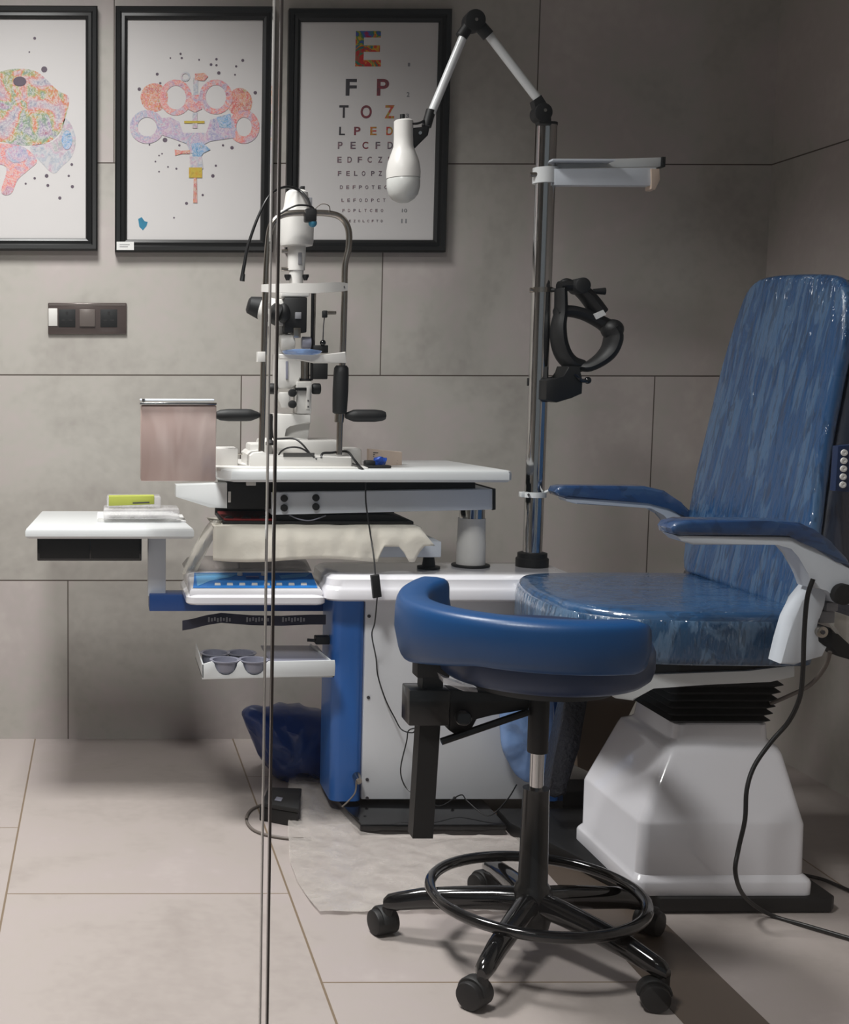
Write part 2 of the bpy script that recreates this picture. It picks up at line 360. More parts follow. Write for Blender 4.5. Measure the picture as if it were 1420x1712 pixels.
    def puff(s, outline, Y, thick, amp=.01, ns=18, rings=7):
        """crumpled bag shape from a pixel outline at depth Y, given its own thickness"""
        o = smooth_pts([P(x, y, Y) for x, y in outline], 4, True); c = sum(o, V())/len(o); R = []
        for side in (-1, 1):
            seq = range(rings, 0, -1) if side == 1 else range(1, rings+1)
            for k in seq:
                f = math.sin(math.pi/2*k/rings)
                if side == 1 and k == rings: continue
                rr = []
                for p in o:
                    q = c+(p-c)*f; d = side*thick*math.sqrt(max(0, 1-f*f)); q = q+V((0, d, 0)); nz = noise.noise(q*ns)*amp+noise.noise(q*ns*2.6)*amp*.5
                    rr.append(q+V((nz*.5 if k < rings else 0, nz, nz*.5)))
                R.append(rr)
        return s.loft(R)
    def noise(s, amp, sc, keep=None):
        for v in s.b.verts:
            if keep and keep(v.co): continue
            v.co += V((noise.noise(v.co*sc), noise.noise(v.co*sc+V((5, 0, 0))), noise.noise(v.co*sc+V((0, 9, 0)))))*amp
        return s
    def build(s, name, m, parent=None, label=None, cat=None, group=None, kind=None, angle=38, flat=False):
        bmesh.ops.recalc_face_normals(s.b, faces=s.b.faces[:])
        me = bpy.data.meshes.new(name)
        if parent is not None: org = wloc(parent)
        else:
            vs = [v.co for v in s.b.verts]
            org = V(((min(v.x for v in vs)+max(v.x for v in vs))/2, (min(v.y for v in vs)+max(v.y for v in vs))/2, min(v.z for v in vs)))
        if kind == 'structure': org = V((0, 0, 0))
        bmesh.ops.translate(s.b, verts=s.b.verts[:], vec=-org)
        s.b.to_mesh(me); s.b.free()
        me.materials.append(m if not isinstance(m, str) else X_[m])
        if not flat:
            for p in me.polygons: p.use_smooth = True
            me.set_sharp_from_angle(angle=math.radians(angle))
        o = bpy.data.objects.new(name, me); COL.objects.link(o)
        if parent is not None: o.parent = parent
        else: o.location = org
        tag(o, label, cat, group, kind); return o
def wloc(o):
    p = V(o.location)
    while o.parent: o = o.parent; p += o.location
    return p
def tag(o, label=None, cat=None, group=None, kind=None):
    if label: o['label'] = label
    if cat: o['category'] = cat
    if group: o['group'] = group
    if kind: o['kind'] = kind
    return o
def thing(name, loc, label, cat, group=None):
    o = bpy.data.objects.new(name, None); o.empty_display_size = .05; COL.objects.link(o); o.location = loc
    return tag(o, label, cat, group)
def rrect(x0, x1, y0, y1, r, z, n=5):
    out = []
    for cx, cy, a0 in ((x1-r, y1-r, 0), (x0+r, y1-r, 90), (x0+r, y0+r, 180), (x1-r, y0+r, 270)):
        for k in range(n+1):
            a = math.radians(a0+90*k/n); out.append(V((cx+r*math.cos(a), cy+r*math.sin(a), z)))
    return out
def pl(pts, Y): return [P(x, y, Y) for x, y in pts]
def poly3(pts): return [P(x, y, Y) for x, y, Y in pts]
def circ(x, y, r, n=20, ry=None): return [(x+r*math.cos(2*math.pi*k/n), y+(ry or r)*math.sin(2*math.pi*k/n)) for k in range(n)]

# ------------------------------------------------------------------ the room
XR = 1.911; XL = -2.3; ZC = 2.72
G().box((XL-.1, -1.6, -.1), (XR+.1, D+.1, 0)).build('floor', tile_mat('floor_tiles', 'floor'), kind='structure', flat=True)
G().box((XL-.1, D, 0), (XR+.1, D+.1, ZC)).build('wall_back', tile_mat('back_wall_tiles', 'back'), kind='structure', flat=True)
G().box((XR, -1.6, 0), (XR+.1, D, ZC)).build('wall_right', tile_mat('right_wall_tiles', 'right'), kind='structure', flat=True)
G().box((XL-.1, -1.6, 0), (XL, D, ZC)).build('wall_left', 'wallpaint', kind='structure', flat=True)
G().box((XL-.1, -1.6, ZC), (XR+.1, D+.1, ZC+.1)).build('ceiling', 'ceil', kind='structure', flat=True)
G().box((.966, -1.6, 0), (1.108, D, .0012)).build('trim_1', 'inlay', kind='structure', flat=True)

# glass partition: two frameless panes meeting at a narrow gap
YG = 1.3
gl = P(446, 856, YG).x; gr = P(462, 856, YG).x
w1 = G().box((XL, YG, .005), (gl, YG+.010, ZC-.01)).build('window_1', 'glass', kind='structure', flat=True)
w1['label'] = 'left frameless glass pane with a pale polished edge'
e1 = G().box((gl+.0001, YG, .005), (gl+.0018, YG+.010, ZC-.01), .0004).build('edge_strip', 'edge_light', w1)
w2 = G().box((gr, YG, .005), (XR, YG+.010, ZC-.01)).build('window_2', 'glass', kind='structure', flat=True)
w2['label'] = 'right frameless glass pane with a dark polished edge'
G().box((gr-.0026, YG, .005), (gr-.0001, YG+.010, ZC-.01), .0004).build('edge_strip', 'edge_dark', w2)

# ------------------------------------------------------------------ framed posters
def text_mesh(g, s, x0, y0, x1, y1, Y, ext=.0004):
    cu = bpy.data.curves.new('t', 'FONT'); cu.body = s; cu.extrude = .01; cu.offset = .022; ob = bpy.data.objects.new('t', cu)
    COL.objects.link(ob); bpy.context.view_layer.update()
    dg = bpy.context.evaluated_depsgraph_get(); me = bpy.data.meshes.new_from_object(ob.evaluated_get(dg))
    vs = [v.co.copy() for v in me.vertices]; a = P(x0, y1, Y); b = P(x1, y0, Y)
    lx, hx = min(v.x for v in vs), max(v.x for v in vs); ly, hy = min(v.y for v in vs), max(v.y for v in vs)
    nv = []
    for v in vs:
        nv.append(g.b.verts.new((a.x+(v.x-lx)/(hx-lx)*(b.x-a.x), Y-(ext if v.z > 0 else 0), a.z+(v.y-ly)/(hy-ly)*(b.z-a.z))))
    for p in me.polygons:
        try: g.b.faces.new([nv[i] for i in p.vertices])
        except ValueError: pass
    bpy.data.objects.remove(ob); bpy.data.curves.remove(cu); bpy.data.meshes.remove(me)
YF = D-.028; YPAP = D-.014
def poster(x0, y0, x1, y1, bw, label):
    """outer frame rectangle measured on the frame's near face"""
    a = P(x0, y0, YF); b = P(x1, y1, YF); ax, az, bx, bz = a.x, a.z, b.x, b.z
    t = thing('framed_poster', ((ax+bx)/2, D, bz), label, 'picture')
    prof = [(0, D), (0, YF+.004), (.004, YF), (.014, YF+.002), (.018, YF+.007), (.026, YF+.005), (bw-.002, YF+.008), (bw, YF+.014), (bw, D-.002)]
    g = G(); rings = []
    for ins, y in prof: rings.append([V((ax+ins, y, az-ins)), V((bx-ins, y, az-ins)), V((bx-ins, y, bz+ins)), V((ax+ins, y, bz+ins))])
    g.loft(rings, False); g.build('frame', 'frame', t, angle=20)
    G().box((ax+bw-.004, YPAP, bz+bw-.004), (bx-bw+.004, D-.001, az-bw+.004)).build('poster_sheet', 'paper', t, flat=True)
    return t
LAY = [0]
def flatpoly(g, pts, lift=0): g.prism(pl(pts, YPAP-.0004-lift), (0, .0006, 0)); return g
def ringpoly(g, x, y, ro, ri, lift=0, n=30, ryo=None, ryi=None):
    o = pl(circ(x, y, ro, n, ryo), YPAP-.0004-lift); i = pl(circ(x, y, ri, n, ryi), YPAP-.0004-lift)
    o2 = [p+V((0, .0005, 0)) for p in o]; i2 = [p+V((0, .0005, 0)) for p in i]; g.loft([o2, o, i, i2], False)
# left poster: watercolour of an eyeball-like form
t = poster(-96, 8, 163, 418, .034, 'leftmost black framed poster, watercolour of a striped dome shape, cut off by the photo')
g = G(); flatpoly(g, smooth2 := [(p.x, p.y) for p in smooth_pts([(x, y, 0) for x, y in [(-70, 200), (-40, 140), (0, 120), (35, 115), (65, 122), (95, 150), (115, 163), (110, 195), (100, 222), (75, 240), (35, 243), (0, 237), (-40, 240)]], 5, True)]); g.build('painted_dome', 'wc_multi', t)
g = G(); flatpoly(g, circ(33, 136, 11, 20, 8), .0009); g.build('painted_pupil', 'wc_dot', t)
g = G(); flatpoly(g, [(p.x, p.y) for p in smooth_pts([(x, y, 0) for x, y in [(108, 198), (120, 210), (127, 235), (120, 262), (104, 278), (90, 290), (72, 275), (50, 246), (85, 238), (102, 222)]], 4, True)]); g.build('painted_lobe', 'wc_grey', t)
g = G(); flatpoly(g, [(p.x, p.y) for p in smooth_pts([(x, y, 0) for x, y in [(-50, 236), (8, 240), (40, 246), (62, 268), (48, 284), (30, 300), (20, 322), (8, 326), (2, 318), (10, 290), (6, 276), (-40, 268)]], 4, True)], .0005); g.build('painted_stem', 'wc_pink', t)
g = G(); flatpoly(g, circ(28, 258, 19, 20, 14), .001); g.build('painted_bulge', 'wc_violet', t)
g = G(); flatpoly(g, circ(112, 234, 9, 16, 16), .0009); g.build('painted_spot', 'wc_blue', t)
g = G()
for x, y, r in [(58, 64, 2.5), (74, 116, 5.2), (49, 87, 1.5), (120, 275, 2.4), (115, 294, 2), (78, 294, 3.2), (58, 298, 2.2), (80, 310, 2.6), (121, 312, 2.8), (100, 331, 2.8), (43, 307, 1.8)]: flatpoly(g, circ(x, y, r, 10))
g.build('paint_dots', 'wc_dot', t)
# middle poster: watercolour trial frame
t = poster(193, 9, 456, 421, .035, 'black framed poster with watercolour trial spectacle frame and small blue heart')
g = G(); flatpoly(g, circ(258, 163, 23, 24, 24)); g.build('painted_lens', 'wc_red', t)
g = G(); flatpoly(g, circ(401, 171, 21, 24, 24)); g.build('painted_lens', 'wc_red', t)
g = G(); ringpoly(g, 294, 163, 27, 17, .0006, ryo=30, ryi=20); g.build('painted_rim', 'wc_pink', t)
g = G(); ringpoly(g, 361, 162, 28, 17, .0006, ryo=29, ryi=20); g.build('painted_rim', 'wc_pink', t)
g = G(); ringpoly(g, 246, 212, 29, 16, .0008, ryo=28, ryi=16); g.build('painted_rim', 'wc_violet', t)
g = G(); ringpoly(g, 408, 212, 26, 13, .0008, ryo=28, ryi=16); g.build('painted_rim', 'wc_pink', t)
g = G(); flatpoly(g, [(264, 198), (285, 196), (300, 204), (306, 222), (345, 222), (352, 200), (380, 192), (392, 204), (394, 230), (372, 233), (352, 236), (340, 242), (331, 256), (319, 256), (312, 240), (290, 232), (272, 226)], .001); g.build('painted_bridge', 'wc_violet', t)
g = G(); flatpoly(g, [(316, 160), (334, 158), (338, 182), (326, 188), (314, 182)], .0011); g.build('painted_nose_piece', 'wc_pink', t)
g = G(); flatpoly(g, [(362, 196), (385, 190), (388, 214), (368, 214)], .0013); g.build('painted_screw', 'wc_blue', t)
g = G(); flatpoly(g, [(323, 130), (331, 130), (331, 160), (323, 160)], .001); g.build('painted_bolt', 'wc_grey', t)
g = G(); flatpoly(g, [(322, 188), (330, 188), (330, 214), (322, 214)], .0012); g.build('painted_bolt', 'wc_grey', t)
g = G(); ringpoly(g, 310, 128, 8, 5, .001); g.build('painted_loop', 'wc_grey', t)
g = G(); flatpoly(g, [(326, 123), (342, 122), (348, 128), (342, 135), (326, 134)], .0012); g.build('painted_knob', 'wc_red', t); g = G(); flatpoly(g, [(292, 250), (304, 252), (318, 251), (318, 257), (304, 257), (293, 260)], .0012); g.build('painted_knob', 'wc_red', t)
g = G(); flatpoly(g, [(308, 202), (342, 202), (342, 206), (308, 206)], .0014); g.build('painted_bar', 'wc_yellow', t)
g = G(); flatpoly(g, [(320, 240), (338, 238), (352, 250), (340, 256), (336, 262), (322, 262)], .0014); g.build('painted_clamp', 'wc_blue', t)
g = G(); flatpoly(g, [(317, 260), (337, 260), (340, 282), (318, 282)], .0013); g.build('painted_neck', 'wc_grey', t)
g = G(); flatpoly(g, [(316, 280), (338, 280), (338, 297), (316, 297)], .0015); g.build('painted_block', 'wc_yellow', t)
g = G(); flatpoly(g, [(324, 297), (329, 297), (330, 339), (323, 339)], .0013); g.build('painted_rod', 'wc_red', t)
g = G(); flatpoly(g, [(231, 366), (237, 363), (242, 370), (247, 371), (245, 378), (239, 385), (233, 379)]); g.build('painted_heart', 'wc_heart', t)
g = G()
for x, y, r in [(302, 90, 2), (304, 97, 2), (285, 97, 1.5), (333, 100, 1.6), (362, 99, 2.2), (353, 108, 2.4), (362, 109, 2), (406, 101, 2.6), (395, 111, 2), (366, 122, 3), (393, 125, 1.6), (263, 124, 2.6), (268, 139, 2), (233, 149, 3), (427, 155, 3), (276, 234, 4), (250, 242, 1.5), (388, 247, 3), (373, 243, 2), (266, 260, 1.4), (271, 257, 1.4), (260, 270, 1.5), (266, 287, 1.5), (281, 279, 1.5), (295, 282, 1.8), (300, 243, 2), (356, 294, 3), (361, 277, 2), (339, 326, 2), (312, 340, 2.6), (291, 364, 1.5)]: flatpoly(g, circ(x, y, r, 10))
g.build('paint_dots', 'wc_dot', t)
g = G(); a = P(195, 404, YF-.001); b = P(224, 418, YF-.001); g.box((a.x, YF-.001, a.z), (b.x, YF+.002, b.z)); g.build('name_label', 'sticker', t)
g = G()
for k in range(2): g.box(P(200, 408.5+k*3.6, YF-.0014), P(217-k*3, 409.4+k*3.6, YF-.0008))
g.build('label_print', 'grey', t)
# eye chart
t = poster(484, 13, 746, 421, .035, 'black framed eye test chart with coloured letters headed by a big E')
rows = [('vivid', 52, 111, [('E', 594, 638)]),
 ('ink', 132, 160, [('F', 578, 597)]), ('maroon', 132, 160, [('P', 630, 651)]),
 ('ink', 176, 197, [('T', 567, 583)]), ('maroon', 176, 198, [('O', 603, 622)]), ('warm', 176, 198, [('Z', 643, 660)]),
 ('ink', 212, 226, [('L', 567, 577)]), ('maroon', 212, 226, [('P', 592, 603)]), ('warm', 212, 226, [('E', 619, 630), ('D', 646, 657)]),
 ('small', 237, 249, [('P', 565, 573), ('E', 586, 595), ('F', 628, 636), ('D', 648, 657)]), ('maroon', 237, 249, [('C', 606, 616)]),
 ('small', 262, 272, [(c, x, x+7.5) for c, x in zip('EDFCZP', (564, 581, 598, 614.5, 632, 649))]),
 ('small', 286, 294, [(c, x, x+6) for c, x in zip('FELOPZD', (565, 579, 592, 605, 620.5, 633, 646))]),
 ('small', 310, 316, [(c, x, x+5) for c, x in zip('DEFPOTEC', [568.5+10.6*k for k in range(8)])]),
 ('small', 332, 337.5, [(c, x, x+4.4) for c, x in zip('LEFODPCT', [571+9.9*k for k in range(8)])]),
 ('small', 349.5, 354.5, [(c, x, x+4) for c, x in zip('FDPLTCEO', [572.5+9.2*k for k in range(8)])]),
 ('small', 367.5, 371.5, [(c, x, x+3.4) for c, x in zip('PEZOLCFTD', [576+7.6*k for k in range(9)])])]
for m, y0, y1, L in rows:
    g = G()
    for c, x0, x1 in L: text_mesh(g, c, x0, y0, x1, y1, YPAP-.0001)
    g.build('letter_row' if len(L) > 1 else 'letter', m, t, flat=True)
nums = [('1', 682, 105, 111), ('2', 680, 154, 162), ('3', 679, 190, 197), ('4', 678, 219, 225), ('5', 678, 244, 249), ('6', 677, 267, 272), ('7', 677, 290, 294), ('8', 676, 312, 316), ('9', 675, 333, 337), ('10', 672, 349, 355), ('11', 671, 366, 373)]
for s, x, y0, y1 in nums:
    g = G(); w = 4 if s == '1' else (9 if len(s) > 1 else 5); text_mesh(g, s, x, y0, x+w, y1, YPAP-.0001); g.build('line_number', 'grey', t, flat=True)

# ------------------------------------------------------------------ wall socket plate
Yw = D-.008
a = P(80, 506, Yw); b = P(212, 559, Yw)
t = thing('wall_socket', ((a.x+b.x)/2, D, b.z), 'bronze double power socket with centre switch on the tiled wall', 'socket')
G().box((a.x, Yw, a.z), (b.x, D, b.z), .003).build('cover_plate', 'switchplate', t)
G().pbox(82, 508, 210, 511, Yw-.0006, .001).build('plate_trim', 'switchrocker', t)
for x0 in (98, 168):
    f = G().pbox(x0, 517, x0+28, 547, Yw-.001, .003, .0005).build('socket_outlet', 'rubber', t)
    g = G(); g.pbox(x0+12, 521, x0+16, 526, Yw-.0014, .002); g.pbox(x0+5, 534, x0+11, 537, Yw-.0014, .002); g.pbox(x0+17, 534, x0+23, 537, Yw-.0014, .002); g.build('pin_slots', 'darkslot', f)
G().pbox(133, 517, 159, 546, Yw-.004, .006, .0012).build('rocker_switch', 'switchrocker', t)
G().pbox(81, 515.5, 96, 545, Yw-.0015, .003, .0008).build('blank_insert', 'plastic', t)

# ------------------------------------------------------------------ cabinet of the refraction unit
CT = .60
a = P(552, 1340, 3.08); b = P(945, 1340, 3.08)
cab = thing('instrument_cabinet', ((a.x+b.x)/2, 3.15, 0), 'blue and pale grey instrument cabinet with glossy white top, standing behind the stool', 'cabinet')
x0, x1 = a.x, P(945, 1180, 3.08).x; zb = a.z; zt = .545
xw0 = P(608, 1200, 3.08).x; xw1 = P(910, 1180, 3.08).x
g = G(); g.loft([rrect(x0, xw0, 3.08, 3.25, .022, z) for z in (zb, zt)]); g.build('side_column', 'blue', cab)
g = G(); g.loft([rrect(xw1, x1, 3.08, 3.25, .022, z) for z in (zb, zt)]); g.build('side_column', 'blue', cab)
G().box((xw0, 3.084, zb+.004), (xw1, 3.24, zt), .002).build('front_panel', 'panel', cab)
g = G()
for x, y in [(617, 1030), (616, 1166), (614, 1303), (614, 1334), (760, 1334), (902, 1030), (902, 1303)]:
    q = P(x, y, 3.084); g.cyl((q.x, 3.081, q.z), (q.x, 3.086, q.z), .004, n=12)
g.build('panel_screws', 'ink', cab)
# white top cover: rounded tray
cx0, cx1 = P(545, 975, 3.02).x, P(950, 975, 3.02).x+.045
g = G(); R = []
for ins, z in ((.006, .541), (0, .546), (0, .565), (.004, .572), (.008, .576), (.010, .592), (.020, .6), (.05, .6)): R.append(rrect(cx0+ins, cx1-ins, 3.02+ins, 3.29-ins, .035, z))
g.loft(R); g.build('top_cover', 'abs', cab)
g = G(); g.prism([V(p) for p in [(P(555, 1345, 3.16).x, 3.27, .001), (P(555, 1345, 3.16).x, 3.163, .001), (.606, 2.94, .001), (.948, 2.94, .001), (.948, 3.27, .001)]], (0, 0, .026), .004); g.build('base_plate', 'blackshine', cab)
# cable gland at the lower left
g = G(); q = P(596, 1300, 3.08); g.cyl((q.x, 3.05, q.z), (q.x, 3.09, q.z+.004), .008, .011, 16); g.build('cable_gland', 'steel', cab)
g = G(); g.tube(poly3([(596, 1306, 3.05), (594, 1325, 3.04), (582, 1340, 3.03), (572, 1349, 3.03)]), .0022, 8); g.build('gland_wire', 'greycable', cab)

# lifting column of the table (belongs to the table), table top, beam
q = P(787, 943, 3.2)
tab = thing('instrument_table', (q.x, 3.2, CT), 'white instrument table on a short round lifting column above the cabinet', 'table')
r = px(24, 3.2)
G().cyl((q.x, 3.2, CT), (q.x, 3.2, CT+.006), px(32, 3.2), bev=.002).build('column_flange', 'blackmat', tab)
g = G(); zc = P(787, 866, 3.2).z; g.lathe([(r, 0), (r, .055), (r*.97, .057), (r*.94, zc-CT-.006)], (q.x, 3.2, CT+.006), n=40); g.build('column', 'plastic', tab)
G().cyl((q.x, 3.2, zc), (q.x, 3.2, P(787, 850, 3.2).z), r*.88).build('column_collar', 'chrome', tab)
a = P(455, 822, 3.12); b = P(828, 860, 3.12); 
g = G(); g.prism(pl([(455, 824), (826, 818), (826, 852), (455, 861)], 3.12), (0, .17, 0), .002); g.build('support_beam', 'greywhite', tab)
g = G(); q2 = pl([(824, 817), (829, 817), (829, 852), (824, 853)], 3.118); g.prism(q2, (0, .174, 0)); g.build('beam_end_cap', 'rubber', tab)
for x, y in [(475, 833), (475, 849), (528, 832), (528, 847)]:
    p = P(x, y, 3.12); G().cyl((p.x, 3.112, p.z), (p.x, 3.124, p.z), px(6, 3.12), bev=.001, n=20).build('rubber_stop', 'rubber', tab)
G().pbox(380, 806, 795, 824, 3.15, .26, .002).build('sliding_rail', 'blackmat', tab)
G().pbox(381, 808, 455, 851, 3.14, .24, .002).build('slide_block', 'rubber', tab)
g = G(); g.pbox(412, 806, 428, 812, 3.135, .01, .001); g.pbox(382, 822, 386, 840, 3.135, .01); g.build('slide_clips', 'plastic', tab)
g = G(); g.prism([V((P(295, 812, 3.3).x, 3.32, P(295, 812, 3.3).z)), V((P(295, 832, 3.3).x, 3.32, P(295, 832, 3.3).z)), P(352, 850, 3.14)+V((0, .02, 0)), P(380, 850, 3.14), P(380, 808, 3.14)], (0, .05, 0), .002); g.build('swing_bracket', 'white', tab)
ZT = .85
fr = PZ(858, 787, ZT); tl = P(366, 787, fr.y).x
g = G(); R = []
out = [V((tl, 3.45, 0)), V((tl, 3.12, 0)), V((tl+.03, fr.y, 0)), V((fr.x-.008, fr.y, 0)), V((fr.x, fr.y+.01, 0)), V((.925, 3.45, 0))]
for ins, z in ((.006, ZT-.028), (0, ZT-.022), (0, ZT-.007), (.002, ZT-.002), (.007, ZT)):
    c = V((.6, 3.28, 0)); R.append([V((p.x+(ins if p.x < c.x else -ins), p.y+(ins if p.y < c.y else -ins), z)) for p in out])
g.loft(R); g.build('table_top', 'white', tab)

# ------------------------------------------------------------------ pole with floor lamp arm, brackets
PX_, PY_ = 1.0755, 3.2
pole = thing('examination_lamp', (PX_, PY_, CT), 'jointed white lamp arm with hanging bulb on tall chrome pole', 'lamp')
ztop = P(912, 210, PY_).z
G().cyl((PX_, PY_, CT), (PX_, PY_, ztop), .0237, n=40).build('pole', 'chrome', pole)
g = G(); g.lathe([(.040, 0), (.040, .02), (.036, .024), (.036, .034), (.030, .036)], (PX_, PY_, CT), n=36); g.build('pole_socket', 'blackmat', pole)
G().cyl((PX_, PY_, ztop), (PX_, PY_, ztop+.006), .0245).build('pole_cap', 'blackmat', pole)
LY = 3.18
j1 = P(905, 190, LY); j0 = P(792, 36, LY); j2 = P(716, 196, LY)
g = G(); g.cyl(j1+V((0, -.02, 0)), j1+V((0, .02, 0)), px(15, LY), bev=.003); g.prism(pl([(902, 206), (895, 176), (892, 168), (906, 158), (914, 172), (922, 185), (923, 208)], LY-.014), (0, .03, 0), .003); g.build('lower_joint', 'blackmat', pole)
G().cyl(j1+V((.003, -.0215, .004)), j1+V((.003, -.018, .004)), .004, n=12).build('joint_screw', 'chrome', pole)
G().tube([P(814, 54, LY), P(899, 165, LY)], px(7, LY), 16, 0).build('upper_arm', 'white', pole)
g = G(); g.cyl(j0+V((0, -.018, 0)), j0+V((0, .018, 0)), px(17, LY), bev=.003); g.tube([P(783, 44, LY), P(771, 62, LY)], px(10, LY), 14, 0); g.tube([P(803, 44, LY), P(817, 60, LY)], px(10, LY), 14, 0); g.build('elbow_joint', 'blackmat', pole)
G().cyl(j0+V((.002, -.0195, 0)), j0+V((.002, -.016, 0)), .004, n=12).build('joint_screw', 'chrome', pole)
G().tube([P(777, 56, LY), P(721, 190, LY)], px(7, LY), 16, 0).build('fore_arm', 'white', pole)
g = G(); g.tube([P(721, 184, LY), P(713, 212, LY)], px(8, LY), 14, 0); g.prism(pl([(686, 214), (712, 212), (720, 208), (716, 226), (694, 248), (688, 246)], LY-.012), (0, .024, 0), .002); g.build('lamp_joint', 'blackmat', pole)
G().cyl(P(703, 222, LY-.014), P(703, 222, LY-.010), .004, n=12).build('joint_screw', 'chrome', pole)
lb = P(675, 200, LY-.01)
def lz(y): return lb.z-P(675, y, LY-.01).z
sh = [(px(4, LY), 0), (px(13, LY), .001), (px(15.5, LY), .004), (px(15.5, LY), lz(228)), (px(16, LY), lz(245)), (px(20, LY), lz(256)), (px(25, LY), lz(270)), (px(27.5, LY), lz(285)), (px(27.5, LY), lz(298))]
g = G(); g.lathe(sh, lb, (0.02, 0, -1), 40); g.build('lamp_socket', 'plastic', pole)
g = G(); g.lathe([(px(26, LY), lz(297)), (px(27, LY), lz(300)), (px(27, LY), lz(312)), (px(24, LY), lz(325)), (px(18, LY), lz(333)), (px(9, LY), lz(338.5)), (0, lz(340))], lb, (0.02, 0, -1), 40); g.build('bulb', 'bulb', pole)
G().tube(poly3([(671, 193, LY-.01), (674, 198, LY-.01), (685, 206, LY-.02), (700, 206, LY-.02), (712, 200, LY)]), .0028, 8).build('lamp_cord', 'cable', pole)
G().cyl(lb+V((-.003, 0, -.001)), lb+V((-.003, 0, .012)), .006, n=14).build('cord_grip', 'blackmat', pole)
# near-vision chart holder arm
t = thing('reading_rod_holder', P(912, 308, 3.2), 'white folded arm clamped high on the chrome pole', 'holder')
zc0, zc1 = P(912, 307, 3.2).z, P(912, 281, 3.2).z
g = G(); g.lathe([(.0245, 0), (.0305, 0), (.0305, zc1-zc0), (.0245, zc1-zc0)], (PX_, PY_, zc0), n=32); g.build('clamp_ring', 'white', t)
g = G(); p = P(889, 292, 3.19); g.cyl((p.x-.004, 3.19, p.z), (p.x+.02, 3.19, p.z), .005, .008, 12); g.build('clamp_screw', 'steel', t)
g = G(); g.prism(pl([(928, 282), (1098, 280), (1098, 310), (928, 309)], 3.17), (0, .03, 0), .0015); g.build('lower_arm', 'greywhite', t)
g = G(); g.prism(pl([(932, 268), (1108, 263), (1108, 278), (932, 282)], 3.20), (0, .03, 0), .0015); g.build('upper_arm', 'white', t)
G().pbox(1107, 262, 1113, 279, 3.195, .04, .001).build('arm_end_cap', 'rubber', t)
g = G(); g.prism(pl([(1089, 282), (1103, 282), (1104, 300), (1096, 317), (1089, 316), (1090, 302)], 3.165), (0, .035, 0), .001); g.build('arm_hook', 'pinkcard', t)
g = G(); a0 = P(932, 266, 3.12); b0 = P(1016, 262, 3.26); g.box((a0.x, 3.15, a0.z+.002), (P(1016, 262, 3.2).x, 3.26, a0.z+.006)); g.build('card_plate', 'greywhite', t)

# headset on its hook
t = thing('head_mounted_ophthalmoscope', P(960, 676, 3.16), 'black head mounted ophthalmoscope hanging on the chrome pole', 'headset')
HY = 3.16
def ht(name, pts, r, m='blackmat', sx=1.6, **k):
    if name.endswith('band'): r = tuple(q*1.25 for q in r)
    G().tube([P(x, y, HY+dy) for x, y, dy in [(p+(0,))[:3] if len(p) == 2 else p for p in pts]], [px(q, HY) for q in r] if isinstance(r, tuple) else px(r, HY), 12, 4, sx=sx, **k).build(name, m, t)
ht('side_band', [(938, 482), (938, 520), (934, 545), (935, 570), (942, 592), (954, 606), (972, 612)], (7, 8, 9.5, 10, 10, 9), sx=2.0)
ht('crown_band', [(935, 479), (952, 478), (966, 482), (980, 493), (996, 513), (1004, 524)], (7, 7, 9, 10, 10), sx=1.8)
ht('cross_band', [(930, 523), (950, 520), (972, 524), (994, 533), (1012, 543), (1024, 552)], (7, 8, 8, 9, 11), sx=1.8)
ht('brow_band', [(1020, 548, -.02), (1026, 562, -.02), (1020, 584, -.02), (1006, 600, -.02), (986, 612, -.02), (972, 613, -.01)], (10, 11, 10, 8, 6), sx=2.0)
g = G(); p = P(971, 478, HY-.02); g.cyl(p+V((0, -.02, 0)), p+V((0, .04, 0)), px(13, HY), bev=.004); g.build('ratchet_knob', 'rubber', t)
g = G(); g.ball(P(1024, 551, HY-.02), px(18, HY), (1, 1.2, .95)); g.ball(P(1034, 553, HY-.02), px(9, HY)); g.ball(P(1028, 570, HY-.02), px(11, HY), (1, 1.2, 1.1)); g.build('side_knob', 'blackmat', t)
ht('lever', [(992, 487), (1012, 487)], (4, 6), sx=1)
g = G(); g.prism([P(993, 525, HY-.035), P(1009, 518, HY-.035), P(1014, 526, HY-.035), P(998, 534, HY-.035)], (0, .004, 0)); g.build('white_label', 'sticker', t)
g = G(); g.prism(pl([(913, 668), (914, 636), (925, 632), (945, 632), (950, 612), (972, 612), (970, 630), (975, 640), (974, 658), (955, 666), (932, 673)], HY-.035), (0, .08, 0), .004); g.build('optics_box', 'blackmat', t)
g = G(); g.ball(P(983, 636, HY-.03), px(6, HY)); g.tube([P(962, 625, HY-.04), P(972, 636, HY-.04), P(984, 636, HY-.03)], px(3.5, HY), 8, 3); g.build('adjusting_knob', 'blackshine', t)
ht('forehead_pad', [(946, 478), (940, 474), (948, 470), (960, 475)], 5)
g = t2 = thing('headset_hook', P(905, 490, 3.2), 'thin metal ring hook gripping the pole beside the black headset', 'hook')
zz = P(905, 485, 3.2).z
g = G(); g.lathe([(.0245, 0), (.028, 0), (.028, .012), (.0245, .012)], (PX_, PY_, zz-.006), n=32); g.build('ring', 'steel', t2)
G().tube([P(922, 485, 3.18), P(937, 485, 3.17)], .005, 10, 0).build('hook_pin', 'blackmat', t2)
G().cyl(P(886, 484, 3.19), P(893, 484, 3.19), .004, n=10).build('thumb_screw', 'steel', t2)
t2 = thing('pole_clamp', P(890, 832, 3.2), 'small white ring clamp low on the chrome pole beside the far armrest', 'clamp')
zz = P(890, 831, 3.2).z
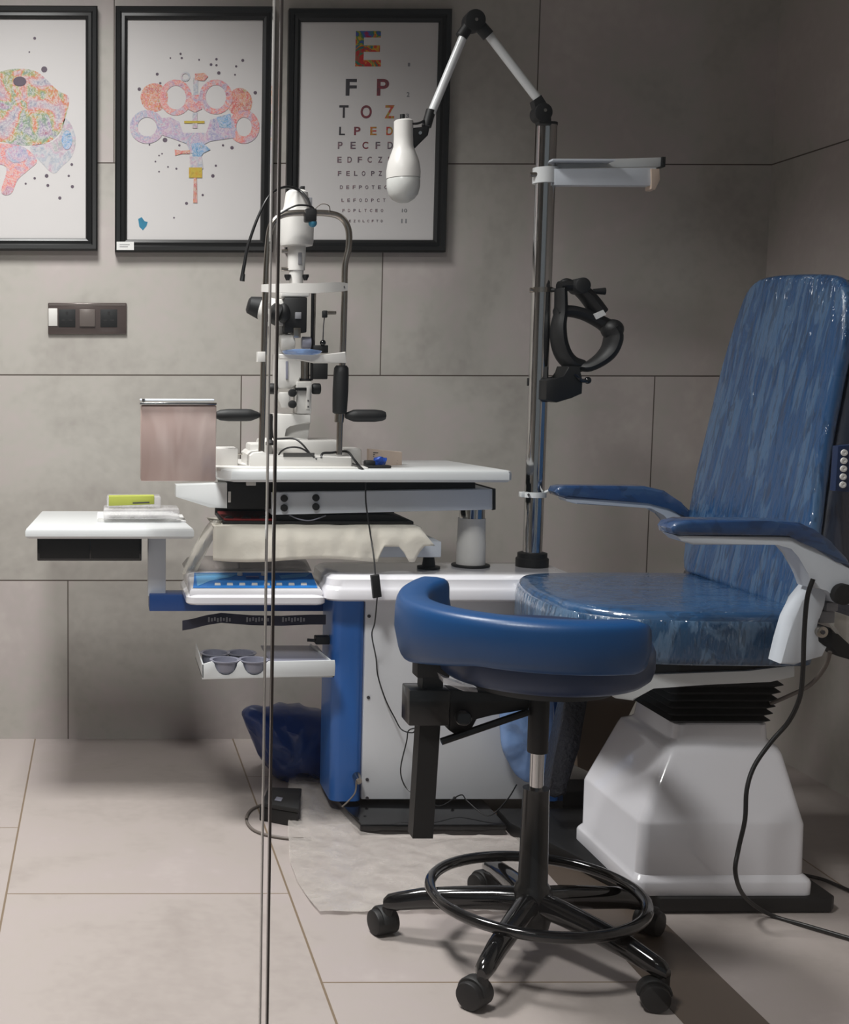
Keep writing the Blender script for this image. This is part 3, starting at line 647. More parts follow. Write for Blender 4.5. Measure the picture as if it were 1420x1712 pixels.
g = G(); g.lathe([(.0245, 0), (.029, 0), (.029, .013), (.0245, .013)], (PX_, PY_, zz), n=32); g.box((PX_-.036, 3.19, zz), (PX_-.024, 3.21, zz+.013), .001); g.build('ring', 'white', t2)
G().tube([P(908, 824, 3.19), P(930, 816, 3.15), P(960, 816, 3.13)], .0035, 8, 0).build('clamp_rod', 'white', t2)
G().cyl(P(884, 827, 3.17), P(884, 827, 3.18), .003, n=10).build('clamp_screw', 'ink', t2)
g = G(); g.pbox(883, 632, 887, 645, 3.2, .008, .001); g.build('cable_clip', 'blackmat', label='tiny black clip on the left side of the pole at headset height', cat='clip')

# ------------------------------------------------------------------ slit lamp microscope on the table
SY = 3.27
sl = thing('slit_lamp', P(505, 782, SY), 'white slit lamp microscope with steel chin rest frame on the table', 'microscope')
def sb(name, x0, y0, x1, y1, Y, dep, m='plastic', bev=.003, par=None): return G().pbox(x0, y0, x1, y1, Y, dep, bev).build(name, m, par or sl)
sb('base_plate', 362, 781, 616, 788, 3.10, .33, bev=.002)
g = G(); g.prism(pl([(418, 782), (418, 762), (424, 757), (440, 755), (450, 762), (588, 764), (588, 782)], 3.13), (0, .2, 0), .002); g.build('base_housing', 'plastic', sl)
g = G(); g.pbox(418, 742, 455, 782, 3.22, .1, .006); g.pbox(572, 750, 605, 780, 3.22, .1, .006); g.build('rail_cover', 'plastic', sl)
g = G(); g.pbox(474, 757, 526, 764, 3.128, .004); g.build('scale_plate', 'steel', sl)
G().tube(poly3([(380, 759, 3.3), (440, 759, 3.3)]), .002, 8, 0).build('rail', 'steel', sl)
G().pbox(440, 736, 572, 765, 3.23, .16, .01).build('carriage', 'plastic', sl)
# chin rest frame
FY = 3.15
arch = [(437, 760), (439, 690), (441, 600), (444, 490), (449, 400), (458, 370), (478, 358), (510, 356), (550, 357), (572, 365), (583, 385), (583, 415), (577, 445), (576, 500), (573, 600), (569, 690), (567, 760)]
G().tube([P(x, y, FY) for x, y in arch], px(5.2, FY), 14, 5).build('chin_rest_frame', 'steel', sl)
g = G()
R = []
for x, dy, h in [(437, 0, 6), (460, -.02, 7), (490, -.035, 8), (530, -.035, 8), (560, -.02, 8), (575, -.005, 7), (581, 0, 6)]:
    p = P(x, 480 + (2 if x < 560 else 0), FY+dy); hh = px(h, FY); R.append([p+V((0, -.006, -hh)), p+V((0, -.006, hh)), p+V((0, .004, hh)), p+V((0, .004, -hh))])
g.loft(R); g.build('forehead_rest', 'plastic', sl)
G().cyl(P(575, 480, FY-.012), P(575, 480, FY-.004), .003, n=10).build('rest_screw', 'ink', sl)
g = G(); g.prism(pl([(431, 588), (444, 588), (444, 605), (431, 605)], FY-.012), (0, .03, 0), .002); g.prism(pl([(466, 592), (535, 594), (578, 588), (580, 607), (530, 607), (500, 601), (468, 600)], FY-.02), (0, .05, 0), .002); g.build('chin_rest_bar', 'plastic', sl)
g = G(); g.loft([[p+V((0, 0, 0)) for p in [P(505+f*34*math.cos(a), 586+3*k-f*6*math.sin(a)*.6, FY-.02-.03*math.sin(a)) for a in [2*math.pi*j/20 for j in range(20)]]] for k, f in ((0, .75), (.5, 1), (1.6, .9), (2.2, .6))]); g.build('chin_cup', 'bluefilm', sl)
# hand grips
def grip(x0, y0, x1, y1, Y, r):
    a, b = P(x0, y0, Y), P(x1, y1, Y); L = (b-a).length
    G().lathe([(r*.35, 0), (r*.5, L*.03), (r*.95, L*.2), (r, L*.3), (r, L*.72), (r*.85, L*.9), (r*.6, L*.98), (r*.2, L)], a, b-a, 20).build('hand_grip', 'rubber', sl)
grip(577, 695, 646, 695, FY, px(10.5, FY)); grip(434, 694, 361, 694, FY, px(10.5, FY))
g = G(); a, b = P(568, 692, FY), P(571, 611, FY); L = (b-a).length; r = px(12.5, FY); g.lathe([(r*.7, 0), (r*.95, L*.03), (r, L*.2), (r*1.04, L*.5), (r, L*.85), (r*.95, L*.95), (r*.7, L)], a, b-a, 24); g.build('post_sleeve', 'rubber', sl)
G().cyl(P(567, 706, FY), P(568, 692, FY), px(8, FY), n=20).build('post_collar', 'steel', sl)
# lamp tower
def vc(name, x, ys, Y, m='plastic', n=28):
    """upright turned piece: ys = list of (pixel y, pixel radius)"""
    b = P(x, ys[-1][0], Y); prof = []
    for y, r in reversed(ys): prof.append((px(r, Y), P(x, y, Y).z-b.z))
    return G().lathe(prof, (b.x, Y, b.z), n=n).build(name, m, sl)
vc('lamp_cap', 496, [(318, 13), (322, 18), (345, 21), (352, 23)], SY)
vc('lamp_house', 496, [(352, 27), (354, 28), (366, 28), (405, 27.5), (411, 26), (412, 18)], SY)
vc('lamp_tower', 495, [(411, 15), (420, 15), (452, 14), (453, 12), (478, 11), (482, 20), (490, 20)], SY)
sb('tower_window', 499, 422, 505, 442, SY-px(17, SY)+.002, .005, 'grey', .001)
sb('lamp_cap_fin', 517, 330, 522, 352, SY-.01, .02, 'grey', .001)
for x in (481, 511):
    p = P(x, 466, SY-.01); G().lathe([(px(3, SY), 0), (px(4, SY), .005), (px(5.5, SY), .009), (px(5.5, SY), .014)], (p.x, p.y, p.z-.004), n=14).build('centring_screw', 'blackmat', sl)
for x, y in ((477, 420), (476, 450)):
    p = P(x, y, SY); G().cyl(p-V((.008, 0, 0)), p+V((.01, 0, 0)), .005, n=12).build('side_screw', 'steel', sl)
sb('head_plate', 471, 486, 518, 496, SY-.03, .06)
sb('mirror_housing', 476, 497, 513, 556, SY-.03, .055, 'blackmat', .003)
sb('slit_window', 494, 522, 504, 533, SY-.034, .006, 'grey', .001)
sb('mirror_mount', 491, 548, 503, 565, SY-.038, .02, 'steel', .001)
sb('tower_bracket', 463, 500, 478, 545, SY-.01, .05, 'plastic', .004)
g = G(); g.ball(P(474, 524, SY-.03), px(11, SY), (1, 1, 1.5)); g.build('illumination_knob', 'blackmat', sl)
G().tube([P(523, 488, SY), P(521, 636, SY)], px(2.5, SY), 10, 0).build('guide_rod', 'blackmat', sl)
G().tube([P(527, 488, SY), P(525, 585, SY)], px(1.8, SY), 8, 0).build('guide_rod', 'steel', sl)
# microscope body and eyepiece on the left
g = G(); a, b = P(432, 514, SY+.01), P(462, 522, SY); g.lathe([(px(15, SY), 0), (px(21, SY), .012), (px(21, SY), (b-a).length*.9), (px(15, SY), (b-a).length*1.1)], a, b-a, 28); g.build('eyepiece_barrel', 'plastic', sl)
g = G(); a, b = P(414, 509, SY+.01), P(436, 515, SY+.01); g.lathe([(px(10, SY), 0), (px(14, SY), .004), (px(19, SY), (b-a).length)], a, b-a, 24); g.build('eyecup', 'rubber', sl)
g = G(); a, b = P(450, 521, SY-.03), P(466, 527, SY-.03); g.lathe([(px(10, SY), 0), (px(16, SY), .005), (px(18, SY), (b-a).length)], a, b-a, 24); g.build('magnification_dial', 'blackmat', sl)
sb('microscope_body', 465, 545, 482, 600, SY+.0, .07, bev=.006)
G().cyl(P(468, 573, SY-.01), P(492, 570, SY-.01), px(13, SY), bev=.004).build('objective_barrel', 'plastic', sl)
G().cyl(P(504, 573, SY-.01), P(520, 573, SY-.01), px(10, SY), bev=.003).build('objective_lens', 'cup', sl)
sb('fixation_mount', 524, 577, 549, 590, SY-.02, .04, 'blackmat', .002)
g = G(); g.ball(P(540, 573, SY-.02), px(5, SY)); g.build('pivot_ball', 'blackshine', sl)
G().tube(poly3([(540, 573, SY-.02), (541, 545, SY-.02), (543, 527, SY-.02)]), .0014, 8, 0).build('fixation_stem', 'ink', sl)
sb('fixation_light', 540, 519, 548, 531, SY-.03, .015, 'blackmat', .002)
G().cyl(P(548, 523, SY-.02), P(562, 523, SY-.02), .005, .0045, 14).build('light_tip', 'steel', sl)
# arm below
g = G(); g.prism(pl([(461, 592), (504, 604), (504, 632), (494, 640), (490, 650), (462, 650)], SY-.01), (0, .07, 0), .004); g.build('microscope_arm', 'plastic', sl)
g = G(); g.prism(pl([(478, 604), (482, 604), (482, 634), (478, 634)], SY-.013), (0, .01, 0), .001); g.build('arm_groove', 'cup', sl)
G().cyl(P(510, 634, SY), P(510, 600, SY), px(7.5, SY), n=20).build('column', 'steel', sl)
vc('column_collar', 511, [(633, 10), (637, 10)], SY, 'blackmat')
sb('motor_box', 524, 605, 548, 634, SY-.02, .045, 'blackmat', .002)
g = G(); g.prism(pl([(462, 655), (482, 656), (486, 665), (482, 682), (471, 682), (463, 662)], SY-.02), (0, .06, 0), .003); g.build('lever_arm', 'plastic', sl)
sb('pivot_block', 497, 638, 521, 692, SY-.03, .07, bev=.003)
sb('pivot_band', 494, 648, 513, 653, SY-.034, .01, 'blackmat', .001)
sb('index_strip', 513, 646, 518, 684, SY-.034, .006, 'plastic', .0005)
for x, y, r in [(457, 650, 9), (529, 650, 9)]:
    p = P(x, y, SY-.01); G().cyl(p+V((-.011, 0, 0)), p+V((.011, 0, 0)), px(r, SY), bev=.004, n=24).build('clamp_knob', 'rubber', sl)
for x, y in [(490, 657), (490, 676)]:
    p = P(x, y, SY-.045); G().cyl(p, p+V((0, .02, 0)), px(6.5, SY), bev=.002, n=20).build('small_knob', 'rubber', sl)
g = G()
for y in (670, 680): g.cyl(P(515.5, y, SY-.036), P(515.5, y, SY-.03), .0022, n=8)
g.build('index_screws', 'ink', sl)
g = G(); g.prism(pl([(461, 692), (520, 693), (520, 708), (484, 710), (476, 716), (473, 732), (515, 734), (520, 740), (461, 742)], SY-.03), (0, .09, 0), .004); g.build('lower_arm', 'plastic', sl)
g = G(); g.prism(pl([(484, 709), (519, 707), (515, 735), (474, 731), (477, 716)], SY-.01), (0, .05, 0), .003); g.build('arm_web', 'plastic', sl)
vc('joystick', 452, [(692, 3), (694, 3.4), (735, 3.2), (740, 8), (744, 8)], SY-.06, 'rubber', 14)
# cables on the slit lamp
G().tube(poly3([(404, 468, 3.12), (409, 440, 3.12), (415, 410, 3.12), (432, 362, 3.12), (452, 326, 3.13), (476, 313, 3.2), (500, 318, 3.24), (515, 335, 3.2), (520, 356, 3.14)]), [.0048, .004, .0034, .0034, .0034, .004], 10).build('power_lead', 'cable', sl)
G().tube(poly3([(405, 470, 3.12), (407, 458, 3.12)]), [.006, .0045], 12, 0).build('lead_plug', 'blackmat', sl)
G().tube(poly3([(468, 358, 3.12), (485, 348, 3.12), (500, 343, 3.12), (520, 345, 3.13), (527, 352, 3.13)]), .0022, 8).build('thin_lead', 'cable', sl)
G().tube(poly3([(526, 350, 3.13), (538, 341, 3.13), (550, 344, 3.13), (552, 356, 3.15)]), .0012, 8).build('thin_lead', 'greycable', sl)
sb('cap_plug', 503, 311, 510, 318, SY-.01, .02, 'blackmat', .001)
sb('lead_clip', 511, 348, 530, 370, FY-.022, .03, 'blackmat', .004)
g = G(); g.ball(P(523, 373, FY-.01), px(7, FY)); g.build('blue_cap', 'wc_heart', sl)
G().tube(poly3([(455, 695, 3.2), (455, 722, 3.2), (460, 733, 3.2), (490, 733, 3.18), (505, 742, 3.16), (520, 760, 3.14), (530, 768, 3.13)]), .0024, 8).build('base_lead', 'cable', sl)
G().tube(poly3([(464, 767, 3.14), (470, 755, 3.14), (485, 748, 3.13), (505, 750, 3.13), (526, 765, 3.13)]), .0022, 8).build('base_lead', 'cable', sl)
G().tube(poly3([(537, 766, 3.13), (540, 758, 3.14), (555, 757, 3.15), (580, 755, 3.18), (592, 768, 3.12), (600, 778, 3.11), (612, 790, 3.07)]), .003, 8).build('base_lead', 'cable', sl)

# small things on the table
ytb = 3.2
g = G(); g.pbox(362, 749, 398, 786, 3.16, .08, .004)
t = g.build('power_supply', 'plastic', label='small white power box left of the slit lamp base, beside the metal box', cat='box')
g = G(); p = PZ(645, 786, ZT); g.prism([V((P(617, 786, 3.2).x, 3.2, ZT)), V((P(672, 784, 3.24).x, 3.24, ZT)), V((P(672, 784, 3.24).x, 3.24, P(673, 756, 3.24).z)), V((P(617, 786, 3.2).x, 3.2, P(619, 751, 3.2).z))], (0, .03, 0), .001)
t = thing('card_box', (p.x, 3.22, ZT), 'pale pinkish paper box standing on the table right of the slit lamp', 'box')
g.build('box_body', 'pinkcard', t)
g = G()
for k in range(5): g.prism([P(661+(k % 2), 760+4.4*k, 3.2325), P(665-(k % 2), 760.5+4.4*k, 3.2345), P(665, 762+4.4*k, 3.2345), P(661, 761.5+4.4*k, 3.2325)], (0, .001, 0))
for k in range(3): g.prism([P(624, 756+3*k, 3.2055), P(644-4*k, 757+3*k, 3.222), P(644-4*k, 758.4+3*k, 3.222), P(624, 757.4+3*k, 3.2055)], (0, -.0016, 0))
g.build('box_print', 'ink', t, flat=True)
g = G(); g.ball(P(635, 772, 3.16), .013, (1.3, 1, 1), 3).noise(.006, 90); g.build('blue_wrapper', 'bluefoil', label='crumpled bright blue wrapper in front of the pinkish box', cat='wrapper')
g = G(); q = P(627, 784, 3.16); g.box((P(607, 784, 3.16).x, 3.12, ZT+.001), (P(649, 784, 3.16).x, 3.15, P(630, 777, 3.15).z), .003); g.box((P(607, 784, 3.16).x, 3.13, ZT+.001), (P(624, 784, 3.16).x, 3.16, P(607, 769, 3.16).z), .004); g.build('black_adapter', 'blackmat', label='low black adapter lying by the blue wrapper on the table', cat='adapter')
# rosy polished metal box hanging at the left end of the table
a = P(236, 677, 3.02); b = P(361, 805, 3.02)
t = thing('metal_box', ((a.x+b.x)/2, 3.06, b.z), 'shiny rosy metal box at the left end of the table', 'box')
G().box((a.x, 3.02, a.z), (b.x, 3.082, b.z), .004).build('box_body', 'mirror', t)
G().box((a.x-.003, 3.015, a.z), (b.x+.0, 3.085, P(236, 673, 3.02).z), .0015).build('box_rim', 'chrome', t)
G().box((a.x-.002, 3.03, a.z+.009), (b.x-.004, 3.082, P(236, 668, 3.02).z+.001), .0015).build('box_lid', 'greywhite', t)
G().cyl((a.x+.006, 3.03, a.z+.007), (a.x+.006, 3.03, a.z+.014), .004, n=12).build('lid_pin', 'chrome', t)

# ------------------------------------------------------------------ trial lens case, its tray and cloth
CY0 = 3.08
zt1 = P(500, 881, CY0).z
t = thing('lens_tray', P(560, 940, 3.2), 'pale tray arm under the cream cloth, on a black swivel foot on the cabinet top', 'tray')
g = G(); g.pbox(372, 905, 738, 932, 3.12, .2, .003); g.build('tray_plate', 'greywhite', t)
G().cyl((P(717, 940, 3.16).x, 3.16, CT), (P(717, 940, 3.16).x, 3.16, P(717, 930, 3.16).z), px(12, 3.16), px(9, 3.16)).build('swivel_foot', 'blackmat', t)
G().cyl((P(717, 940, 3.16).x, 3.16, CT), (P(717, 940, 3.16).x, 3.16, CT+.006), px(19, 3.16), n=30).build('foot_disc', 'blackmat', t)
t = thing('trial_lens_case', P(520, 882, 3.2), 'open black trial lens case with red lining, under the table on the cream cloth', 'case')
x0, x1 = P(372, 880, 3.14).x, P(690, 880, 3.14).x
g = G(); g.box((x0, 3.13, zt1+.001), (x1, 3.36, zt1+.008), .001); g.box((x0, 3.34, zt1), (x1, 3.36, zt1+.03), .002); g.build('case_tray', 'blackmat', t)
G().box((x0+.004, 3.135, zt1+.008), (P(458, 880, 3.14).x, 3.33, zt1+.013), .002).build('velvet_lining', 'red', t)
g = G()
g.prism([V((P(458, 880, 3.14).x, 3.14, zt1+.008)), V((P(690, 880, 3.14).x, 3.14, zt1+.008)), V((P(668, 866, 3.14).x, 3.14, zt1+.018)), V((P(640, 858, 3.14).x, 3.14, P(640, 860, 3.14).z)), V((P(458, 858, 3.14).x, 3.14, P(458, 861, 3.14).z))], (0, .18, 0), .002); g.build('case_lid', 'rubber', t)
for k in range(6):
    x = 383+k*14.5; q = P(x, 868, 3.15+(k % 2)*.05); g = G(); g.cyl(q+V((0, 0, -.008)), q+V((.001, .012, -.006)), px(10, 3.15), bev=.001, n=20); g.build('lens_ring', 'blackmat', t)
g = G(); g.tube(poly3([(484, 861, 3.135), (500, 868, 3.13), (520, 870, 3.13), (545, 862, 3.135)]), .0016, 8); g.build('case_strap', 'cup', t)
# cloth: flat top then a crumpled drop
g = G(); NX, NZ = 60, 12; grid = []
for j in range(NZ+1):
    row = []
    for i in range(NX+1):
        f = i/NX; xx = 352+(735-352)*f
        if j <= 3:
            Y = CY0+.22*(1-j/3); z = zt1-.002+(.003*noise.noise(V((f*9, j*.7, 1)))); xx2 = P(358+(705-358)*f, 880, CY0).x; row.append(V((xx2+.0*j, Y, z)))
        else:
            k = (j-3)/(NZ-3); bot = 937+3*math.sin(f*9); bot -= 26*max(0, min(1, (f-.80)/.03)); bot += 34*max(0, 1-abs(f-.925)/.035)
            xa = 356+(700-356)*f+(max(0, f-.84)*170)*k; yy = 880+(bot-880)*k; Y = CY0-.012*math.sin(min(1, k*2)*math.pi/2)-.006*noise.noise(V((f*16, k*1.2, 3)))-.006*k
            row.append(P(xa, yy, Y))
    grid.append(row)
g.loft(grid, False, False)
cl = g.build('cream_cloth', 'cloth', label='cream cloth spread over the tray below the table, hanging down in front', cat='cloth', angle=70)
m_ = cl.modifiers.new('thick', 'SOLIDIFY'); m_.thickness = .0018; m_.offset = 1
g = G(); gr_ = []
for j in range(11):
    k = j/10; row = []
    for i in range(9):
        f = i/8; xl = 352-(352-303)*k**.8; xr = 372-(372-330)*k; row.append(P(xl+(xr-xl)*f, (870+14*(1-f)*0)+(962-870)*k-8*f*k, 3.14+.012*math.sin(f*7+k*3)))
    gr_.append(row)
g.loft(gr_, False, False); o = g.build('plastic_wrap', 'whitefilm', label='milky plastic wrap hanging at the left end of the cream cloth', cat='wrap', angle=70)
m_ = o.modifiers.new('thick', 'SOLIDIFY'); m_.thickness = .001

# ------------------------------------------------------------------ side table with post
ZS = .70
sA = PZ(42, 884, ZS); sB = PZ(325, 884, ZS)
t = thing('side_table', P(262, 1020, 3.3), 'small white side table on a white post with a black drawer box beneath', 'table')
g = G(); R = []
out = [V((-.169, 3.58, 0)), V((sA.x, 3.15, 0)), V((sB.x, 3.15, 0)), V((.20, 3.58, 0))]
for ins, z in ((.006, ZS-.026), (0, ZS-.020), (0, ZS-.007), (.003, ZS-.001), (.008, ZS)): R.append([V((p.x+(ins if p.x < 0 else -ins), p.y+(ins if p.y < 3.3 else -ins), z)) for p in out])
g.loft(R); g.build('table_top', 'white', t)
G().pbox(248, 897, 277, 997, 3.28, .05, .002).build('post', 'greywhite', t)
g = G(); a = P(62, 899, 3.22); b = P(237, 938, 3.22)
g.box((a.x, 3.22, ZS-.027), (b.x, 3.44, b.z), .002); bx = g.build('drawer_box', 'blackshine', t)
G().pbox(66, 902, 150, 934, 3.217, .004, .0008).build('drawer_front', 'rubber', bx); G().pbox(152, 902, 233, 934, 3.217, .004, .0008).build('drawer_front', 'rubber', bx)
# blue arm carrying it
g = G(); g.pbox(250, 994, 560, 1022, 3.26, .07, .002)
t = g.build('support_arm', 'navy', label='flat dark blue arm running from the cabinet to the side table post', cat='arm')
# papers and clear container on the side table
g = G(); a = PZ(163, 872, ZS+.001); b = PZ(310, 872, ZS+.001)
for k in range(4): g.box((a.x+.002*math.sin(k*3), a.y+.004*k, ZS+.0005+.0022*k), (b.x-.012*k+.002, a.y+.17, ZS+.0022+.0022*k))
t = g.build('paper_stack', 'sticker', label='thin stack of white papers on the side table', cat='papers', flat=True)
zb_ = ZS+.0098
a = P(173, 866, 3.28); b = P(300, 866, 3.28)
t = thing('clear_container', (a.x+.05, 3.33, zb_), 'clear plastic box with lime green card lying on the papers', 'container')
G().box((a.x, 3.27, zb_), (b.x, 3.38, P(200, 851, 3.27).z), .004).build('box_base', 'clearbox', t)
G().box((a.x+.008, 3.285, P(200, 851, 3.27).z), (P(270, 866, 3.28).x, 3.36, P(200, 830, 3.285).z), .006).build('box_lid', 'clearbox', t)
g = G(); g.prism(pl([(182, 830), (258, 829), (258, 843), (182, 846)], 3.283), (0, .04, 0), .001); g.build('lime_card', 'lime', t)
G().prism(pl([(222, 840), (250, 839), (250, 841), (222, 842)], 3.2815), (0, .001, 0)).build('card_print', 'ink', t)

# ------------------------------------------------------------------ control panel
t = thing('control_panel', P(430, 1015, 3.08), 'white control panel with blue keypad at the left end of the cabinet', 'control panel')
Yc = 3.04
xa, xb = P(312, 1000, Yc).x, P(546, 1000, Yc).x; zb = P(430, 1012, Yc).z
ztf = P(430, 985, Yc+.012).z; ztb = P(430, 955, Yc+.13).z
g = G(); g.loft([rrect(xa+i0, xb-i0, Yc+i0, Yc+.26-i0, .022, z) for i0, z in ((.004, zb), (0, zb+.004), (0, zb+.018), (.004, zb+.022), (.008, zb+.024))]); g.build('panel_skirt', 'abs', t)
yb_ = Yc+.13; i1 = .010
g = G(); q4 = lambda i0, za_, zb2, zc2: [V((xa+i0, Yc+i0, za_)), V((xb-i0, Yc+i0, za_)), V((xb-i0*1.6-.004, yb_, zb2)), V((xb-i0*1.6-.004, Yc+.25, zc2)), V((xa+i0*1.0, Yc+.25, zc2)), V((xa+i0*1.0, yb_, zb2))]
g.loft([q4(.008, zb+.02, zb+.02, zb+.02), q4(.008, ztf-.006, ztb-.006, ztb-.016), q4(.012, ztf, ztb, ztb-.01)]); g.build('panel_housing', 'abs', t)
def onp(x, y): return PP(x, y, (0, Yc+.012, ztf+.0006), (0, -(ztb-ztf)/(.118), 1))
g = G(); g.prism([onp(323, 983), onp(531, 983), onp(521, 958), onp(325, 958)], (0, 0, .001)); kp = g.build('keypad', 'membrane', t, flat=True)
g = G(); g.prism([p+V((0, 0, .0012)) for p in [onp(330, 981), onp(352, 972), onp(385, 966), onp(400, 960), onp(327, 960)]], (0, 0, .0006)); g.prism([p+V((0, 0, .0012)) for p in [onp(470, 968), onp(512, 965), onp(520, 959), onp(466, 963)]], (0, 0, .0006)); g.build('keypad_swoosh', 'membranelight', t, flat=True)
for k in range(8):
    x = 364+k*20.6; g = G(); g.prism([p+V((0, 0, .0012)) for p in [onp(x-5, 979.5), onp(x+5, 979.5), onp(x+4.6, 976), onp(x-4.6, 976)]], (0, 0, .0012)); g.build('key', 'sticker', t, flat=True)
for x in (401, 441):
    p = onp(x, 962); G().cyl(p, p+V((0, 0, .008)), .007, .006, 16).build('rotary_knob', 'plastic', t)
G().box(onp(412, 968)+V((0, 0, .001)), onp(432, 964)+V((0, 0, .002))).build('logo_print', 'navy', t)
# clear sleeve arching over the back of the panel
g = G(); gr_ = []
for j in range(9):
    k = j/8; row = []
    for i in range(25):
        f = i/24; xx = xa+.004+(xb-xa-.02)*f; edge = min(1, f/.12); row.append(V((xx, Yc+.125+.12*k, ztb+.002+.022*math.sin(k*math.pi/2)*math.sqrt(max(0, 1-(1-edge)**2))*(1-.25*f))))
    gr_.append(row)
g.loft(gr_, False, False); o = g.build('dust_cover', 'sleeve', t, angle=70); m_ = o.modifiers.new('thick', 'SOLIDIFY'); m_.thickness = .0006
# ribbon
g = G(); R = []
for x, y in [(305, 1046), (322, 1043), (345, 1037), (370, 1033), (420, 1037), (470, 1038), (520, 1036), (545, 1036)]:
    p = P(x, y, 3.1+.01*math.sin(x*.05)); h = px(8.5, 3.1); R.append([p+V((0, 0, -h)), p+V((0, 0, h)), p+V((0, .0018, h)), p+V((0, .0018, -h))])
g.loft(R); t = thing('lanyard', P(430, 1045, 3.1), 'dark navy ribbon with faint print hanging under the control panel', 'ribbon'); g.build('ribbon_band', 'lanyard', t, angle=60)
g = G()
for x0_ in (348, 412, 472):
    for k in range(8): g.pbox(x0_+k*5, 1032+(k % 2)*1.2, x0_+k*5+2.8, 1040-(k % 3)*1, 3.088, .001)
g.build('ribbon_print', 'grey', t, flat=True)
# plug
g = G(); g.pbox(528, 1065, 552, 1078, 3.12, .03, .003); g.tube(poly3([(514, 1070, 3.13), (530, 1071, 3.13)]), .004, 8, 0); g.tube(poly3([(550, 1074, 3.13), (556, 1076, 3.14)]), .003, 8, 0)
g.build('cable_plug', 'blackmat', label='black cable plug sticking out left of the blue cabinet column', cat='plug')
# bottle tray
YT = 3.0
t = thing('cup_tray', P(450, 1136, YT), 'white tray with round grey cup recesses low on the left of the cabinet', 'tray')
def notch(cx, r, d):
    return [(cx-r-4, 1106), (cx-r, 1110)]+[(cx-r*math.cos(a), 1110+d*math.sin(a)) for a in [math.pi*k/10 for k in range(1, 10)]]+[(cx+r, 1110), (cx+r+4, 1106)]
pf = [(338, 1136), (338, 1111), (345, 1109)]+notch(378, 19, 20)+notch(426, 19, 20)+[(455, 1106), (560, 1104), (561, 1112), (560, 1130)]
g = G(); g.prism(pl(pf, YT), (0, .005, 0), .0008); g.build('front_lip', 'white', t)
zf = P(450, 1133, YT).z; ztp = P(500, 1108, YT).z
g = G(); xl, xr = P(338, 1133, YT).x, P(559, 1133, YT).x
g.prism([V((xl, YT+.004, zf)), V((xr, YT+.004, zf)), V((xr-.02, YT+.22, zf)), V((xl+.0, YT+.22, zf))], (0, 0, .003)); g.prism([V((xl, YT, zf)), V((xl, YT+.22, zf)), V((xl, YT+.22, ztp)), V((xl, YT, ztp-.004))], (.003, 0, 0)); g.prism([V((xr-.003, YT+.004, zf)), V((xr-.023, YT+.22, zf)), V((xr-.023, YT+.22, ztp)), V((xr-.003, YT+.004, ztp))], (.003, 0, 0))
g.build('tray_shell', 'white', t)
G().box((P(455, 1108, YT).x, YT+.004, ztp-.008), (xr-.004, YT+.22, ztp-.004), .001).build('tray_deck', 'cup', t)
for i, (cx, dy) in enumerate([(378, .036), (426, .036), (366, .115), (412, .115)]):
    c = P(cx, 1120, YT); r = px(22.5, YT); g = G(); g.lathe([(r*.35, 0), (r*.8, .004), (r, .012), (r*1.02, ztp-zf-.006), (r*1.18, ztp-zf-.003), (r*1.18, ztp-zf-.001), (r*.95, ztp-zf-.002), (r*.9, .014), (r*.4, .008)], (c.x+(.0 if dy < .1 else .0), YT+dy-.006, zf+.003), n=28); g.build('cup_recess', 'cup', t)

# ------------------------------------------------------------------ things on the floor by the cabinet
g = G(); g.puff([(407, 1190), (420, 1176), (450, 1180), (480, 1181), (520, 1186), (560, 1200), (600, 1260), (600, 1340), (560, 1345), (530, 1330), (500, 1312), (472, 1318), (455, 1300), (440, 1272), (420, 1240)], 3.42, .10, .025, 14)
g.build('plastic_sack', 'bluebag', label='dark blue plastic sack behind the left of the cabinet', cat='bag', angle=50)
t = thing('foot_switch', PZ(460, 1370, 0), 'black foot switch on the floor below the blue sack', 'pedal')
a = PZ(436, 1370, .0); c = PZ(500, 1385, 0)
g = G(); g.prism([PZ(434, 1372, .0), PZ(498, 1384, 0), PZ(505, 1340, 0), PZ(448, 1338, 0)], (0, 0, .035), .003); g.build('pedal_base', 'blackmat', t)
g = G(); g.prism([PZ(440, 1350, .036), PZ(500, 1360, .036), PZ(502, 1335, .036), PZ(455, 1326, .036)], (0, 0, .012), .003); g.build('pedal_plate', 'rubber', t)
g = G(); g.prism([PZ(459, 1338, .049), PZ(470, 1340, .049), PZ(473, 1334, .049), PZ(463, 1332, .049)], (0, 0, .0006)); g.build('pedal_label', 'cup', t)
G().tube([PZ(x, y, .004) for x, y in [(440, 1345), (420, 1354), (412, 1370), (422, 1386), (446, 1396), (484, 1402), (520, 1402)]], .0036, 10).build('foot_switch_cable', 'greycable', label='grey cable looping on the floor left of the foot switch', cat='cable')
